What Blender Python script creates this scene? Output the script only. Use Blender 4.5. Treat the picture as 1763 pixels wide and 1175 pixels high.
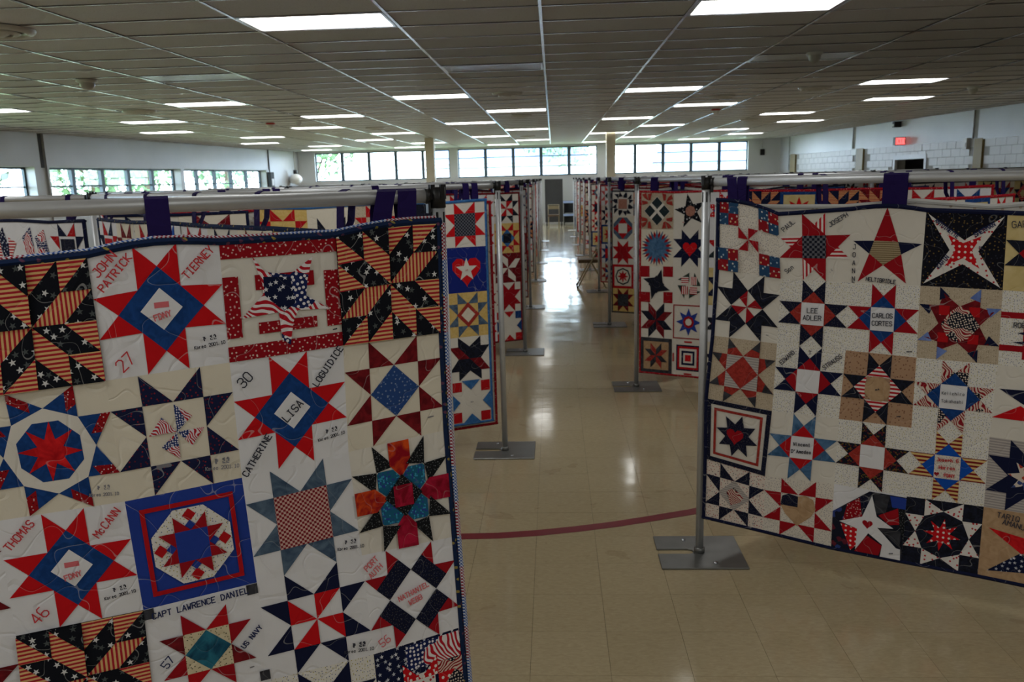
import bpy, bmesh, math, random
from mathutils import Vector, Matrix
R_ = math.radians
SC = bpy.context.scene
COL = SC.collection
for o in list(bpy.data.objects): bpy.data.objects.remove(o)
rnd = random.Random(11)

# ------------------------------------------------------------------ camera, sky, exposure
CAM_Z = 1.8386
cd = bpy.data.cameras.new('camera'); cam = bpy.data.objects.new('camera', cd); COL.objects.link(cam)
cd.sensor_fit = 'HORIZONTAL'; cd.sensor_width = 36; cd.lens = 1405.96/1763*36
cd.clip_start = .05; cd.clip_end = 300
pit, yaw, rol = .196, .0546, -.0272
Fw = Vector((-math.sin(yaw)*math.cos(pit), math.cos(yaw)*math.cos(pit), -math.sin(pit)))
Rt = Vector((math.cos(yaw), math.sin(yaw), 0)); Up = Rt.cross(Fw)
R2 = Rt*math.cos(rol)+Up*math.sin(rol); U2 = -Rt*math.sin(rol)+Up*math.cos(rol)
M = Matrix((R2, U2, -Fw)).transposed().to_4x4(); M.translation = (0, 0, CAM_Z)
cam.matrix_world = M
cd.dof.use_dof = True; cd.dof.focus_distance = 2.25; cd.dof.aperture_fstop = 7.5
SC.camera = cam
w = bpy.data.worlds.new('sky'); SC.world = w; w.use_nodes = True
wb = w.node_tree.nodes['Background']; wb.inputs[0].default_value = (.70, .86, 1.0, 1); wb.inputs[1].default_value = 17.0
LAMP = 6.5
SC.view_settings.view_transform = 'Standard'; SC.view_settings.look = 'None'
SC.view_settings.gamma = 1; SC.view_settings.use_curve_mapping = False
SC.view_settings.exposure = 0.42
SC.cycles.max_bounces = 8; SC.cycles.diffuse_bounces = 4; SC.cycles.glossy_bounces = 3
SC.cycles.sample_clamp_indirect = 6; SC.cycles.caustics_reflective = False; SC.cycles.caustics_refractive = False

# ------------------------------------------------------------------ material helpers
def lin(h):
    h = h.lstrip('#'); c = [int(h[i:i+2], 16)/255 for i in (0, 2, 4)]
    return tuple(x/12.92 if x <= .04045 else ((x+.055)/1.055)**2.4 for x in c)+(1,)
class NT:
    def __init__(s, name):
        s.m = bpy.data.materials.new(name); s.m.use_nodes = True
        s.t = s.m.node_tree; s.b = s.t.nodes['Principled BSDF']
    def n(s, typ, **kw):
        nd = s.t.nodes.new('ShaderNode'+typ)
        for k, v in kw.items(): setattr(nd, k, v)
        return nd
    def put(s, sock, v):
        if isinstance(v, bpy.types.NodeSocket): s.t.links.new(v, sock)
        elif v is not None: sock.default_value = v
    def math(s, op, a, b=None, c=None):
        nd = s.n('Math', operation=op)
        for i, v in enumerate((a, b, c)): s.put(nd.inputs[i], v)
        return nd.outputs[0]
    def vec(s, op, a, b=None):
        nd = s.n('VectorMath', operation=op); s.put(nd.inputs[0], a)
        if op == 'SCALE': s.put(nd.inputs['Scale'], b)
        elif b is not None: s.put(nd.inputs[1], b)
        return nd.outputs['Value'] if op in ('LENGTH', 'DOT_PRODUCT') else nd.outputs[0]
    def mix(s, f, a, b):
        nd = s.n('Mix', data_type='RGBA'); s.put(nd.inputs[0], f); s.put(nd.inputs[6], a); s.put(nd.inputs[7], b)
        return nd.outputs[2]
    def noise(s, v, scale, detail=2, dist=0):
        nd = s.n('TexNoise'); s.put(nd.inputs['Vector'], v); nd.inputs['Scale'].default_value = scale
        nd.inputs['Detail'].default_value = detail; nd.inputs['Distortion'].default_value = dist
        return nd.outputs[0]
    def bump(s, h, dist, strength=1):
        nd = s.n('Bump'); nd.inputs['Distance'].default_value = dist; nd.inputs['Strength'].default_value = strength
        s.put(nd.inputs['Height'], h); s.t.links.new(nd.outputs[0], s.b.inputs['Normal'])
    def pos(s): return s.n('NewGeometry').outputs['Position']
    def set(s, col=None, rough=.6, metal=0, spec=.4):
        if col is not None: s.put(s.b.inputs['Base Color'], col)
        s.put(s.b.inputs['Roughness'], rough); s.b.inputs['Metallic'].default_value = metal
        s.b.inputs['Specular IOR Level'].default_value = spec
        return s.m
def plain(name, hexc, rough=.6, metal=0, spec=.4, var=.08, scale=6, bump=0):
    t = NT(name); c = lin(hexc); g = t.noise(t.pos(), scale, 3)
    d = tuple(x*(1-var*2.2) for x in c[:3])+(1,)
    col = t.mix(g, d, tuple(min(1, x*(1+var*1.2)) for x in c[:3])+(1,))
    if bump: t.bump(t.noise(t.pos(), scale*14, 3), bump, .5)
    return t.set(col, rough, metal, spec)

FAB = {}
def fabric(name, kind, c1, c2=None, c3=None, s=40.0, thread=.3):
    t = NT('fabric_'+name); uv = t.n('UVMap', uv_map='uv').outputs[0]
    a = lin(c1); b = lin(c2) if c2 else a; c = lin(c3) if c3 else b
    col = a
    sep = lambda v: t.n('SeparateXYZ').outputs if False else None
    def xy(v):
        nd = t.n('SeparateXYZ'); t.put(nd.inputs[0], v); return nd.outputs[0], nd.outputs[1]
    def vor(v, rand=1.0, feat='F1'):
        nd = t.n('TexVoronoi', voronoi_dimensions='2D', feature=feat); t.put(nd.inputs['Vector'], v)
        nd.inputs['Scale'].default_value = 1; nd.inputs['Randomness'].default_value = rand
        return nd
    sv = t.vec('SCALE', uv, s)
    if kind == 'plain':
        col = t.mix(t.noise(uv, 9, 2), tuple(x*.86 for x in a[:3])+(1,), a)
    elif kind == 'stripe':
        u, v = xy(sv); f = t.math('GREATER_THAN', t.math('FRACT', v), .5); col = t.mix(f, a, b)
    elif kind == 'dots':
        nd = vor(sv, .0 if c3 is None else 1.0); f = t.math('LESS_THAN', nd.outputs['Distance'], .22 if c3 is None else .17)
        col = t.mix(f, a, b)
        if c3:
            f2 = t.math('GREATER_THAN', xy(nd.outputs['Color'])[0], .5); col = t.mix(f, a, t.mix(f2, b, c))
    elif kind == 'stars':
        nd = vor(sv, .75); d = t.vec('SUBTRACT', sv, nd.outputs['Position'])
        u, v = xy(d); r = t.vec('LENGTH', d); th = t.math('ARCTAN2', u, v)
        fr_ = t.math('FRACT', t.math('MULTIPLY', th, 5/(2*math.pi)))
        an = t.math('MULTIPLY', t.math('SUBTRACT', .5, t.math('ABSOLUTE', t.math('SUBTRACT', fr_, .5))), 2*math.pi/5)
        Ro, Ri, q36 = .33, .135, math.pi/5
        den = t.math('ADD', t.math('MULTIPLY', t.math('SINE', an), Ro), t.math('MULTIPLY', t.math('SINE', t.math('SUBTRACT', q36, an)), Ri))
        lim = t.math('DIVIDE', Ro*Ri*math.sin(q36), den)
        f = t.math('LESS_THAN', r, lim)
        f2 = t.math('GREATER_THAN', xy(nd.outputs['Color'])[0], .45)
        col = t.mix(f, a, t.mix(f2, b, c))
    elif kind == 'batik':
        g = t.n('MapRange'); t.put(g.inputs[0], t.noise(uv, s, 4, 1.2)); g.inputs[1].default_value = .35; g.inputs[2].default_value = .65
        col = t.mix(g.outputs[0], a, b)
    elif kind == 'floral':
        nd = vor(sv, 1.0); f = xy(nd.outputs['Color'])
        col = t.mix(t.math('GREATER_THAN', f[0], .6), a, t.mix(t.math('GREATER_THAN', f[1], .45), b, c))
        e = t.math('GREATER_THAN', nd.outputs['Distance'], .55); col = t.mix(e, col, a)
    elif kind == 'check':
        nd = t.n('TexChecker'); t.put(nd.inputs[0], sv); nd.inputs['Scale'].default_value = 1
        nd.inputs[1].default_value = a; nd.inputs[2].default_value = b; col = nd.outputs[0]
    elif kind == 'flag':
        u, v = xy(t.vec('ADD', sv, t.vec('SCALE', t.n('TexNoise').outputs[1], .0)))
        wv = t.math('MULTIPLY_ADD', t.noise(uv, s*.25, 1), 5.0, t.math('ADD', u, t.math('MULTIPLY', v, .6)))
        st = t.mix(t.math('GREATER_THAN', t.math('FRACT', wv), .5), a, b)
        nd = vor(t.vec('SCALE', uv, s*1.3), .5); dots = t.mix(t.math('LESS_THAN', nd.outputs['Distance'], .3), c, b)
        col = t.mix(t.math('GREATER_THAN', t.noise(uv, s*.16, 0), .53), st, dots)
    # quilted stitch line meandering over the cloth
    nz = t.math('ABSOLUTE', t.math('SUBTRACT', t.noise(uv, 11.0, 0, .6), .5))
    ln = t.math('LESS_THAN', nz, .0045)
    if thread > 0: col = t.mix(t.math('MULTIPLY', ln, thread), col, (.6, .6, .62, 1))
    g = t.n('MapRange'); t.put(g.inputs[0], nz); g.inputs[2].default_value = .05
    h = t.math('ADD', g.outputs[0], t.math('MULTIPLY', t.noise(uv, 60, 2), .5))
    t.bump(h, .0035, .32)
    FAB[name] = t.set(col, .92, 0, .15)
W = '#dfe0e6'
for a in [('white', 'plain', '#e2e3ea', None, None, 1, .1), ('cream', 'plain', '#dfd8c9', None, None, 1, .1), ('ivory', 'plain', '#dedad3', None, None, 1, .1),
          ('speck', 'dots', '#dcdad6', '#6c7496', '#a89e58', 105, .1), ('speckred', 'dots', '#dbd0c8', '#a83a3a', '#3c3c50', 75, .1), ('specktan', 'dots', '#b9ab97', '#857661', '#d0c4b0', 110, .1),
          ('specklite', 'dots', '#d8d2ca', '#968e86', '#787888', 110, .1), ('reddotwhite', 'dots', '#d9d6d4', '#b23038', '#b23038', 42, .1),
          ('red', 'plain', '#b4161e', None, None, 1, .3), ('brightred', 'plain', '#c8141c', None, None, 1, .3), ('darkred', 'plain', '#9c1420', None, None, 1, .3), ('maroon', 'batik', '#5a1018', '#7c1a22', None, 30, .3),
          ('burgdot', 'dots', '#8f0f1c', '#d8c0b8', '#c99a9a', 75, .35), ('reddot', 'dots', '#c2161f', '#e6dcd8', None, 45, .2), ('redbatik', 'batik', '#a00c16', '#d42024', None, 25, .2),
          ('brick', 'batik', '#8a2a26', '#a83a32', None, 60, .2), ('navy', 'plain', '#141a3a', None, None, 1, .25), ('navydot', 'dots', '#12162e', '#44465c', '#504c48', 130, .2),
          ('navyblack', 'batik', '#14161f', '#1e2234', None, 50, .2), ('blackgold', 'dots', '#12131d', '#6e5a34', '#2c2c3c', 60, .15), ('navyrose', 'dots', '#171d40', '#7a2230', '#5a1c2c', 80, .3),
          ('navystar', 'stars', '#10131c', '#d4d5d8', '#4c5254', 36, .3), ('navyflagstar', 'stars', '#101838', '#d8d8e0', '#b8bcc8', 45, .1), ('flagstripe', 'stripe', '#a82430', '#d9b078', None, 92, .1),
          ('redstripe', 'stripe', '#b01c28', '#e0d8d6', None, 60, .05), ('goldstripe', 'stripe', '#7a1c22', '#d6b878', None, 60, .05), ('tanstripe', 'stripe', '#a8987c', '#7c6c50', None, 120, .05), ('greystripe', 'stripe', '#b8b2ae', '#989294', None, 90, .05),
          ('blue', 'batik', '#12366e', '#1a4384', None, 40, .25), ('royal', 'plain', '#263f98', None, None, 1, .3), ('brightblue', 'plain', '#1450b4', None, None, 1, .15), ('bluedot', 'dots', '#27486c', '#9ab0c4', '#c8c8c8', 40, .15), ('reddkdot', 'dots', '#8c1822', '#d0b080', '#c8c0b8', 40, .15),
          ('denim', 'batik', '#31557a', '#5478a0', None, 20, .2), ('slate', 'batik', '#3a4d66', '#5a6e84', None, 22, .2), ('bluefloral', 'dots', '#284680', '#5c76a4', '#7c8ca8', 75, .2), ('medblue', 'batik', '#2a5a96', '#3c70ac', None, 30, .2), ('paleblue', 'batik', '#5a72b4', '#7a90cc', None, 20, .2),
          ('teal', 'floral', '#1c5c7c', '#3a94b8', '#2c3c90', 190, .05), ('orange', 'batik', '#8e0c1c', '#d8501a', None, 26, .15), ('magenta', 'batik', '#7c0a20', '#b01a3c', None, 26, .15), ('blackfleck', 'dots', '#16181c', '#7a7c80', '#505458', 130, .05),
          ('rwbprint', 'check', '#7c1c28', '#c8a8a0', None, 150, .05), ('navycheck', 'check', '#151a2a', '#62646e', None, 90, .05), ('flag', 'flag', '#b01c2c', '#e0dce0', '#182456', 58, .05), ('darkflag', 'flag', '#8c1824', '#d0c0b4', '#141828', 80, .05),
          ('flagfine', 'flag', '#b01c2c', '#d8d4dc', '#22346c', 130, .05), ('deepblue', 'plain', '#18287a', None, None, 1, .2), ('bandana', 'dots', '#8e1019', '#d8c4c4', '#40101a', 110, .15), ('creamprint', 'dots', '#cfc3a6', '#5c5848', '#8a8468', 90, .05), ('tealbatik', 'batik', '#123c58', '#2a7088', None, 18, .1), ('calico', 'floral', '#141828', '#6a5424', '#5c2028', 150, .05), ('calicolite', 'floral', '#d0c4b8', '#b04030', '#3a4a80', 60, .05),
          ('tan', 'batik', '#a98a6a', '#b89a7a', None, 30, .1), ('tanprint', 'dots', '#ab8a70', '#7c5a48', '#8a6450', 55, .1), ('rose', 'batik', '#9a6a5c', '#b08070', None, 40, .1), ('yellow', 'batik', '#c8b47c', '#d4c290', None, 12, .1), ('gold', 'batik', '#c8a860', '#d4b878', None, 30, .1),
          ('green', 'dots', '#2c3a38', '#606a58', '#40504a', 60, .1), ('dkgreen', 'plain', '#243036', None, None, 1, .1), ('brown', 'batik', '#4a2018', '#683024', None, 20, .1), ('charcoal', 'batik', '#2a2a30', '#40424a', None, 18, .1), ('dkfloral', 'floral', '#181c2c', '#602030', '#304080', 40, .05),
          ('navybind', 'dots', '#152546', '#8a7c40', '#5a3850', 40, .0), ('checkbind', 'check', '#c8ccd8', '#8c1c30', None, 210, 0), ('bluebind', 'check', '#c8ccd8', '#28509a', None, 210, 0), ('purple', 'plain', '#22164e', None, None, 1, 0), ('lining', 'dots', '#cfccc6', '#a89888', '#b8a898', 30, .1),
          ('inkred', 'plain', '#c83c44', None, None, 1, 0), ('ink', 'plain', '#3a3c4a', None, None, 1, 0), ('inkblue', 'plain', '#26305c', None, None, 1, 0), ('inkpale', 'plain', '#8a8a94', None, None, 1, 0), ('inkpink', 'plain', '#d87078', None, None, 1, 0), ('whitebind', 'plain', '#d8d8d6', None, None, 1, 0), ('redbind', 'dots', '#a01824', '#c89090', '#801018', 60, 0)]:
    fabric(a[0], a[1], a[2], a[3], a[4], a[5], a[6])

MAT = {}
def vinyl(name):
    t = NT(name); p = t.pos(); T = .3048
    fl = t.n('VectorMath', operation='FLOOR'); sc = t.vec('SCALE', t.vec('ADD', p, (.422, -2.772, 0)), 1/T); t.put(fl.inputs[0], sc)
    wn = t.n('TexWhiteNoise', noise_dimensions='2D'); t.put(wn.inputs['Vector'], fl.outputs[0])
    st = t.n('Mapping'); t.put(st.inputs[0], p); st.inputs['Scale'].default_value = (22, 60, 1); st.inputs['Rotation'].default_value = (0, 0, .3)
    a = t.mix(wn.outputs[0], lin('#a89a7c'), lin('#b2a486')); c = t.mix(t.noise(st.outputs[0], 1.6, 4, .8), lin('#8a7858'), lin('#c9bb99'))
    col = t.mix(.55, a, c)
    sc2 = t.math('GREATER_THAN', t.noise(p, 3.1, 5, 1), .66); col = t.mix(t.math('MULTIPLY', sc2, .22), col, lin('#7a5f42'))
    t.bump(t.math('ADD', t.noise(p, 2.2, 2), t.math('MULTIPLY', t.noise(p, 30, 2), .06)), .012, .25)
    rg = t.math('MULTIPLY_ADD', t.noise(p, 1.3, 3), .08, .075)
    return t.set(col, rg, 0, .5)
MAT['vinyl'] = vinyl('vinyl_floor_tile')
MAT['groove'] = plain('floor_groove', '#6a5f4c', .8)
MAT['tape'] = plain('red_floor_line', '#7c2430', .35, 0, .5, .12, 20)
def ceil_tile(name):
    t = NT(name); p = t.pos(); oi = t.n('ObjectInfo').outputs['Random']
    vn = t.n('TexVoronoi'); t.put(vn.inputs['Vector'], p); vn.inputs['Scale'].default_value = 55
    base = t.mix(oi, lin('#c2c4c9'), lin('#d0d2d7'))
    col = t.mix(t.math('MULTIPLY', t.math('LESS_THAN', vn.outputs['Distance'], .22), .5), base, lin('#8f8a86'))
    col = t.mix(t.math('MULTIPLY', t.noise(p, .5, 2), .35), col, lin('#b2aeaa'))
    t.bump(t.noise(p, 90, 3), .002, .5)
    return t.set(col, .75, 0, .3)
MAT['ceil'] = ceil_tile('acoustic_ceiling_tile')
MAT['tee'] = plain('ceiling_grid_paint', '#86868a', .2, .85, .6)
MAT['crosstee'] = plain('cross_tee_paint', '#8a8786', .27, .55, .5)
MAT['plenum'] = plain('plenum_dark', '#3a3733', .9)
MAT['wallwhite'] = plain('painted_wall', '#bfc0c2', .45, 0, .4, .05, 1.5)
MAT['wallpanel'] = plain('painted_concrete_panel', '#b0b1b3', .4, 0, .45, .1, .8, .004)
MAT['block'] = plain('painted_block', '#b6b6b4', .45, 0, .45, .06, 3, .003)
MAT['mortar'] = plain('block_joint', '#8d8d88', .8)
MAT['joint'] = plain('dark_joint', '#3e4146', .8)
MAT['pilaster'] = plain('ochre_pilaster_shaded', '#7d6c3c', .5, 0, .4)  # ochre darkened to stand for the shade on the recess side
MAT['pillar'] = plain('tan_pillar', '#c3b79c', .45, 0, .4)
MAT['sash'] = plain('window_sash', '#4c5a64', .5, .2, .4)
MAT['alu'] = plain('brushed_aluminium', '#bfc2c6', .42, .45, .5, .05, 14)
MAT['steelplate'] = plain('grey_steel_plate', '#7d7e7d', .38, .6, .5, .12, 9)
MAT['black'] = plain('black_plastic', '#17181b', .45)
MAT['slot'] = plain('slot_dark', '#0c0c0e', .8)
MAT['chrome'] = plain('chrome', '#c8ccd4', .15, 1)
MAT['greypanel'] = plain('grey_partition', '#3d3d40', .55)
MAT['tabletop'] = plain('dark_glossy_top', '#20242e', .18, 0, .6)
MAT['edgeglint'] = plain('pale_blue_edge_glint', '#a9c0ee', .3)  # bluish reflection on the shelf fronts, put into the colour
MAT['tan_metal'] = plain('tan_enamel', '#8f8264', .4, .2)
MAT['seatpad'] = plain('brown_vinyl_pad', '#57432e', .5)
MAT['ventgrey'] = plain('vent_grey', '#b3b1ac', .4, .1)
MAT['whiteplastic'] = plain('white_plastic', '#c9c9c4', .4)
MAT['redplastic'] = plain('red_plastic', '#a01c1c', .4)
MAT['globe'] = plain('white_globe', '#eef0f2', .25)
MAT['leaf'] = plain('tree_leaf', '#56724e', .7, 0, .3, .3, 2)
MAT['bark'] = plain('tree_bark', '#5c5044', .9, 0, .2, .2, 8)
MAT['lawn'] = plain('lawn', '#8a9468', .9, 0, .1, .2, .4)
MAT['asphalt'] = plain('street', '#a9a9a8', .8)
MAT['facade'] = plain('house_facade', '#b9c4d4', .8)
MAT['roofing'] = plain('house_roof', '#5f6f8c', .8)
MAT['carblue'] = plain('car_paint', '#4a6a9c', .25)
MAT['offlens'] = plain('unlit_lens', '#8b8f90', .3, 0, .5)
def emit(name, c, e):
    t = NT(name); t.put(t.b.inputs['Base Color'], c); t.put(t.b.inputs['Emission Color'], c); t.b.inputs['Emission Strength'].default_value = e
    return t.m
MAT['lens'] = emit('lit_lens', (1, 1, .96, 1), LAMP)
MAT['exit'] = emit('exit_red', (1, .12, .12, 1), 1.6)
t = NT('window_glass'); tr = t.n('BsdfTransparent'); gl = t.n('BsdfGlossy'); gl.inputs['Roughness'].default_value = .02
mx = t.n('MixShader'); mx.inputs[0].default_value = .03; t.t.links.new(tr.outputs[0], mx.inputs[1]); t.t.links.new(gl.outputs[0], mx.inputs[2])
tr.inputs[0].default_value = (.96, .98, 1, 1); t.t.links.new(mx.outputs[0], t.t.nodes['Material Output'].inputs[0]); MAT['glass'] = t.m

# ------------------------------------------------------------------ mesh helpers
class MB:
    def __init__(s): s.v = []; s.f = []; s.mi = []; s.sm = []
    def add(s, vs, fs, mi=0, smooth=False):
        o = len(s.v); s.v += [tuple(v) for v in vs]
        for f in fs: s.f.append([i+o for i in f]); s.mi.append(mi); s.sm.append(smooth)
    def box(s, a, b, mi=0, M=None):
        x0, y0, z0 = a; x1, y1, z1 = b
        vs = [Vector(q) for q in ((x0, y0, z0), (x1, y0, z0), (x1, y1, z0), (x0, y1, z0), (x0, y0, z1), (x1, y0, z1), (x1, y1, z1), (x0, y1, z1))]
        if M: vs = [M @ q for q in vs]
        s.add(vs, [(0, 3, 2, 1), (4, 5, 6, 7), (0, 1, 5, 4), (1, 2, 6, 5), (2, 3, 7, 6), (3, 0, 4, 7)], mi); return s
    def tube(s, pts, r, n=12, mi=0, caps=True):
        pts = [Vector(q) for q in pts]; rs = r if isinstance(r, (list, tuple)) else [r]*len(pts); o = len(s.v)
        d0 = (pts[-1]-pts[0]).normalized(); up = Vector((0, 0, 1)) if abs(d0.z) < .9 else Vector((1, 0, 0))
        for i, q in enumerate(pts):
            d = (pts[min(i+1, len(pts)-1)]-pts[max(i-1, 0)]).normalized(); a = d.cross(up).normalized(); b = a.cross(d)
            for k in range(n):
                an = 2*math.pi*k/n; s.v.append(tuple(q+(a*math.cos(an)+b*math.sin(an))*rs[i]))
        for i in range(len(pts)-1):
            for k in range(n):
                k2 = (k+1) % n; s.f.append([o+i*n+k2, o+i*n+k, o+(i+1)*n+k, o+(i+1)*n+k2]); s.mi.append(mi); s.sm.append(True)
        if caps:
            s.f.append([o+k for k in range(n)]); s.mi.append(mi); s.sm.append(False)
            e = o+(len(pts)-1)*n; s.f.append([e+k for k in range(n)][::-1]); s.mi.append(mi); s.sm.append(False)
        return s
    def lathe(s, prof, c=(0, 0, 0), n=20, mi=0):
        o = len(s.v)
        for r, z in prof:
            for k in range(n):
                an = 2*math.pi*k/n; s.v.append((c[0]+r*math.cos(an), c[1]+r*math.sin(an), c[2]+z))
        for i in range(len(prof)-1):
            for k in range(n):
                k2 = (k+1) % n; s.f.append([o+i*n+k, o+i*n+k2, o+(i+1)*n+k2, o+(i+1)*n+k]); s.mi.append(mi); s.sm.append(True)
        return s
    def prism(s, poly, z0, z1, mi=0):
        n = len(poly); s.add([(x, y, z0) for x, y in poly]+[(x, y, z1) for x, y in poly], [list(range(n))[::-1], list(range(n, 2*n))]+[(i, (i+1) % n, n+(i+1) % n, n+i) for i in range(n)], mi); return s
    def mesh(s, name, mats):
        me = bpy.data.meshes.new(name); me.from_pydata(s.v, [], s.f)
        for m in (mats if isinstance(mats, (list, tuple)) else [mats]): me.materials.append(MAT[m] if isinstance(m, str) else m)
        me.polygons.foreach_set('material_index', s.mi); me.polygons.foreach_set('use_smooth', s.sm); me.update(); return me
    def obj(s, name, mats, parent=None, loc=None): return link(name, s.mesh(name, mats), parent, loc)
def link(name, data, parent=None, loc=None, rz=None):
    o = bpy.data.objects.new(name, data); COL.objects.link(o)
    if parent is not None: o.parent = parent
    if loc is not None: o.location = loc
    if rz is not None: o.rotation_euler = (0, 0, rz)
    return o
def tag(o, label, cat, group=None):
    o['label'] = label; o['category'] = cat
    if group: o['group'] = group
    return o
def thing(name, label, cat, loc=(0, 0, 0), rz=0, group=None):
    return tag(link(name, None, None, loc, rz), label, cat, group)
def struct(o): o['kind'] = 'structure'; return o
def stuff(o): o['kind'] = 'stuff'; return o
def bevel(o, w=.004, n=2):
    m = o.modifiers.new('b', 'BEVEL'); m.width = w; m.segments = n; m.limit_method = 'ANGLE'; return o
def copy_tree(o, parent=None):
    c = o.copy(); COL.objects.link(c)
    if parent is not None: c.parent = parent
    for ch in list(o.children): copy_tree(ch, c)
    return c
ORD = ['first', 'second', 'third', 'fourth', 'fifth', 'sixth', 'seventh', 'eighth', 'ninth', 'tenth']

# ------------------------------------------------------------------ the room
CZ = 3.153; YB = 33.9; YF = -6.0; T = .3048
LX = lambda y: -12.0+(y-16.5)*(1.55/17.4)
RX = lambda y: 10.35-(y-16.5)*(1.25/17.4)
floor = MB().box((-15, YF-.3, -.12), (13, YB+.3, -.004)).obj('floor', 'groove'); struct(floor)
tme = MB().box((.0006, .0006, -.004), (T-.0006, T-.0006, 0)).mesh('floor_tile', 'vinyl')
X0, Y0 = -.422, 2.772
single = set()
for iy in range(-2, 20):
    for ix in range(-1, 13):
        x = X0+ix*T; y = Y0+iy*T
        if len(single) < 296 and x+T > -.9-.0*y and x < min(3.2, .66*(y+1.2)) and not (iy > 9 and ix > 5): single.add((ix, iy))
for ix, iy in sorted(single): link('floor_tile', tme, floor, (X0+ix*T, Y0+iy*T, 0)).rotation_euler = (rnd.gauss(0, .0008), rnd.gauss(0, .0005), 0)
fm = MB()
for iy in range(int((YF-Y0)/T), int((YB-Y0)/T)+1):
    y = Y0+iy*T
    for ix in range(int((LX(y)-X0)/T)-1, int((RX(y)-X0)/T)+1):
        if (ix, iy) in single: continue
        x = X0+ix*T; o = len(fm.v); g = .0006; ta = rnd.gauss(0, .00055); tb_ = rnd.gauss(0, .0002)
        fm.v += [(x+g, y+g, -ta-tb_), (x+T-g, y+g, -ta+tb_), (x+T-g, y+T-g, ta+tb_), (x+g, y+T-g, ta-tb_)]; fm.f.append([o, o+1, o+2, o+3]); fm.mi.append(0); fm.sm.append(False)
stuff(fm.obj('floor_tile_field', 'vinyl', floor))
pts = [(-1.3, 4.06), (-.9, 4.005), (-.515, 3.992), (-.315, 4.0), (-.1, 4.034), (.118, 4.085), (.309, 4.14), (.504, 4.21), (.741, 4.3), (.95, 4.4), (1.3, 4.6), (1.8, 5.0)]
lm = MB(); vs = []
for i, q in enumerate(pts):
    a = Vector(pts[max(0, i-1)]); b = Vector(pts[min(len(pts)-1, i+1)]); d = (b-a).normalized(); n = Vector((-d.y, d.x))*.036
    vs += [(q[0]+n.x, q[1]+n.y, .0012), (q[0]-n.x, q[1]-n.y, .0012)]
lm.add(vs, [(2*i, 2*i+1, 2*i+3, 2*i+2) for i in range(len(pts)-1)]); lm.obj('painted_court_line', 'tape', floor)['label'] = 'dark red curved line painted on the floor'

def wall(name, A, B, z1, holes, mat, th, side):
    """vertical wall from A to B, holes = (s0,s1,z0,z1); thickness th to the given side (+1 left of A->B)"""
    A = Vector((*A, 0)); B = Vector((*B, 0)); d = (B-A); L = d.length; d.normalize(); n = Vector((-d.y, d.x, 0))*side
    M = Matrix(((d.x, n.x, 0, A.x), (d.y, n.y, 0, A.y), (0, 0, 1, 0), (0, 0, 0, 1)))
    ss = sorted({0, L, *[h[0] for h in holes], *[h[1] for h in holes]}); zs = sorted({0, z1, *[h[2] for h in holes], *[h[3] for h in holes]})
    m = MB()
    for i in range(len(ss)-1):
        for j in range(len(zs)-1):
            sm, zm = (ss[i]+ss[i+1])/2, (zs[j]+zs[j+1])/2
            if any(h[0] < sm < h[1] and h[2] < zm < h[3] for h in holes): continue
            m.box((ss[i], 0, zs[j]), (ss[i+1], th, zs[j+1]))
    o = m.obj(name, mat); o.matrix_world = M; struct(o); return o, M, L
# back wall: three strip windows
ZW0, ZW1 = 1.93, 3.08
bx0 = LX(YB); bx1 = RX(YB); BW = [(-9.77, -4.2), (-3.87, 1.79), (2.2, 7.8)]
wb_, MBk, _ = wall('wall_back', (bx0-.3, YB), (bx1+.3, YB), 3.4, [(a-bx0+.3, b-bx0+.3, ZW0, ZW1) for a, b in BW], 'wallwhite', .25, 1)
wf_, _, _ = wall('wall_front', (LX(YF)-.3, YF), (RX(YF)+.3, YF), 3.4, [], 'wallwhite', .2, -1)
# left wall: windows (s measured from the front end)
A, B = (LX(YF), YF), (LX(YB), YB); kL = math.hypot(B[0]-A[0], B[1]-A[1])/(YB-YF); sL = lambda y: (y-YF)*kL
LWIN = [(6.8, 12.6), (13.0, 18.5), (18.97, 24.75), (24.95, 30.75)]
wl_, ML, _ = wall('wall_left', A, B, 3.4, [(sL(a), sL(b), 1.45, 2.4) for a, b in LWIN], 'wallpanel', .32, 1)
pj = MB().box((sL(18.73), -.012, 2.38), (sL(18.83), .01, CZ)); pj.obj('panel_joint', 'joint', wl_)
for y0, y1 in ((12.65, 18.6), (18.95, 31.1)):
    MB().box((sL(y0), -.03, 2.42), (sL(y1), 0, CZ)).obj('wall_panel', 'wallpanel', wl_)
MB().box((sL(18.86), -.05, 0), (sL(18.93), 0, CZ)).obj('pier_edge', 'wallpanel', wl_)
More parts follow.
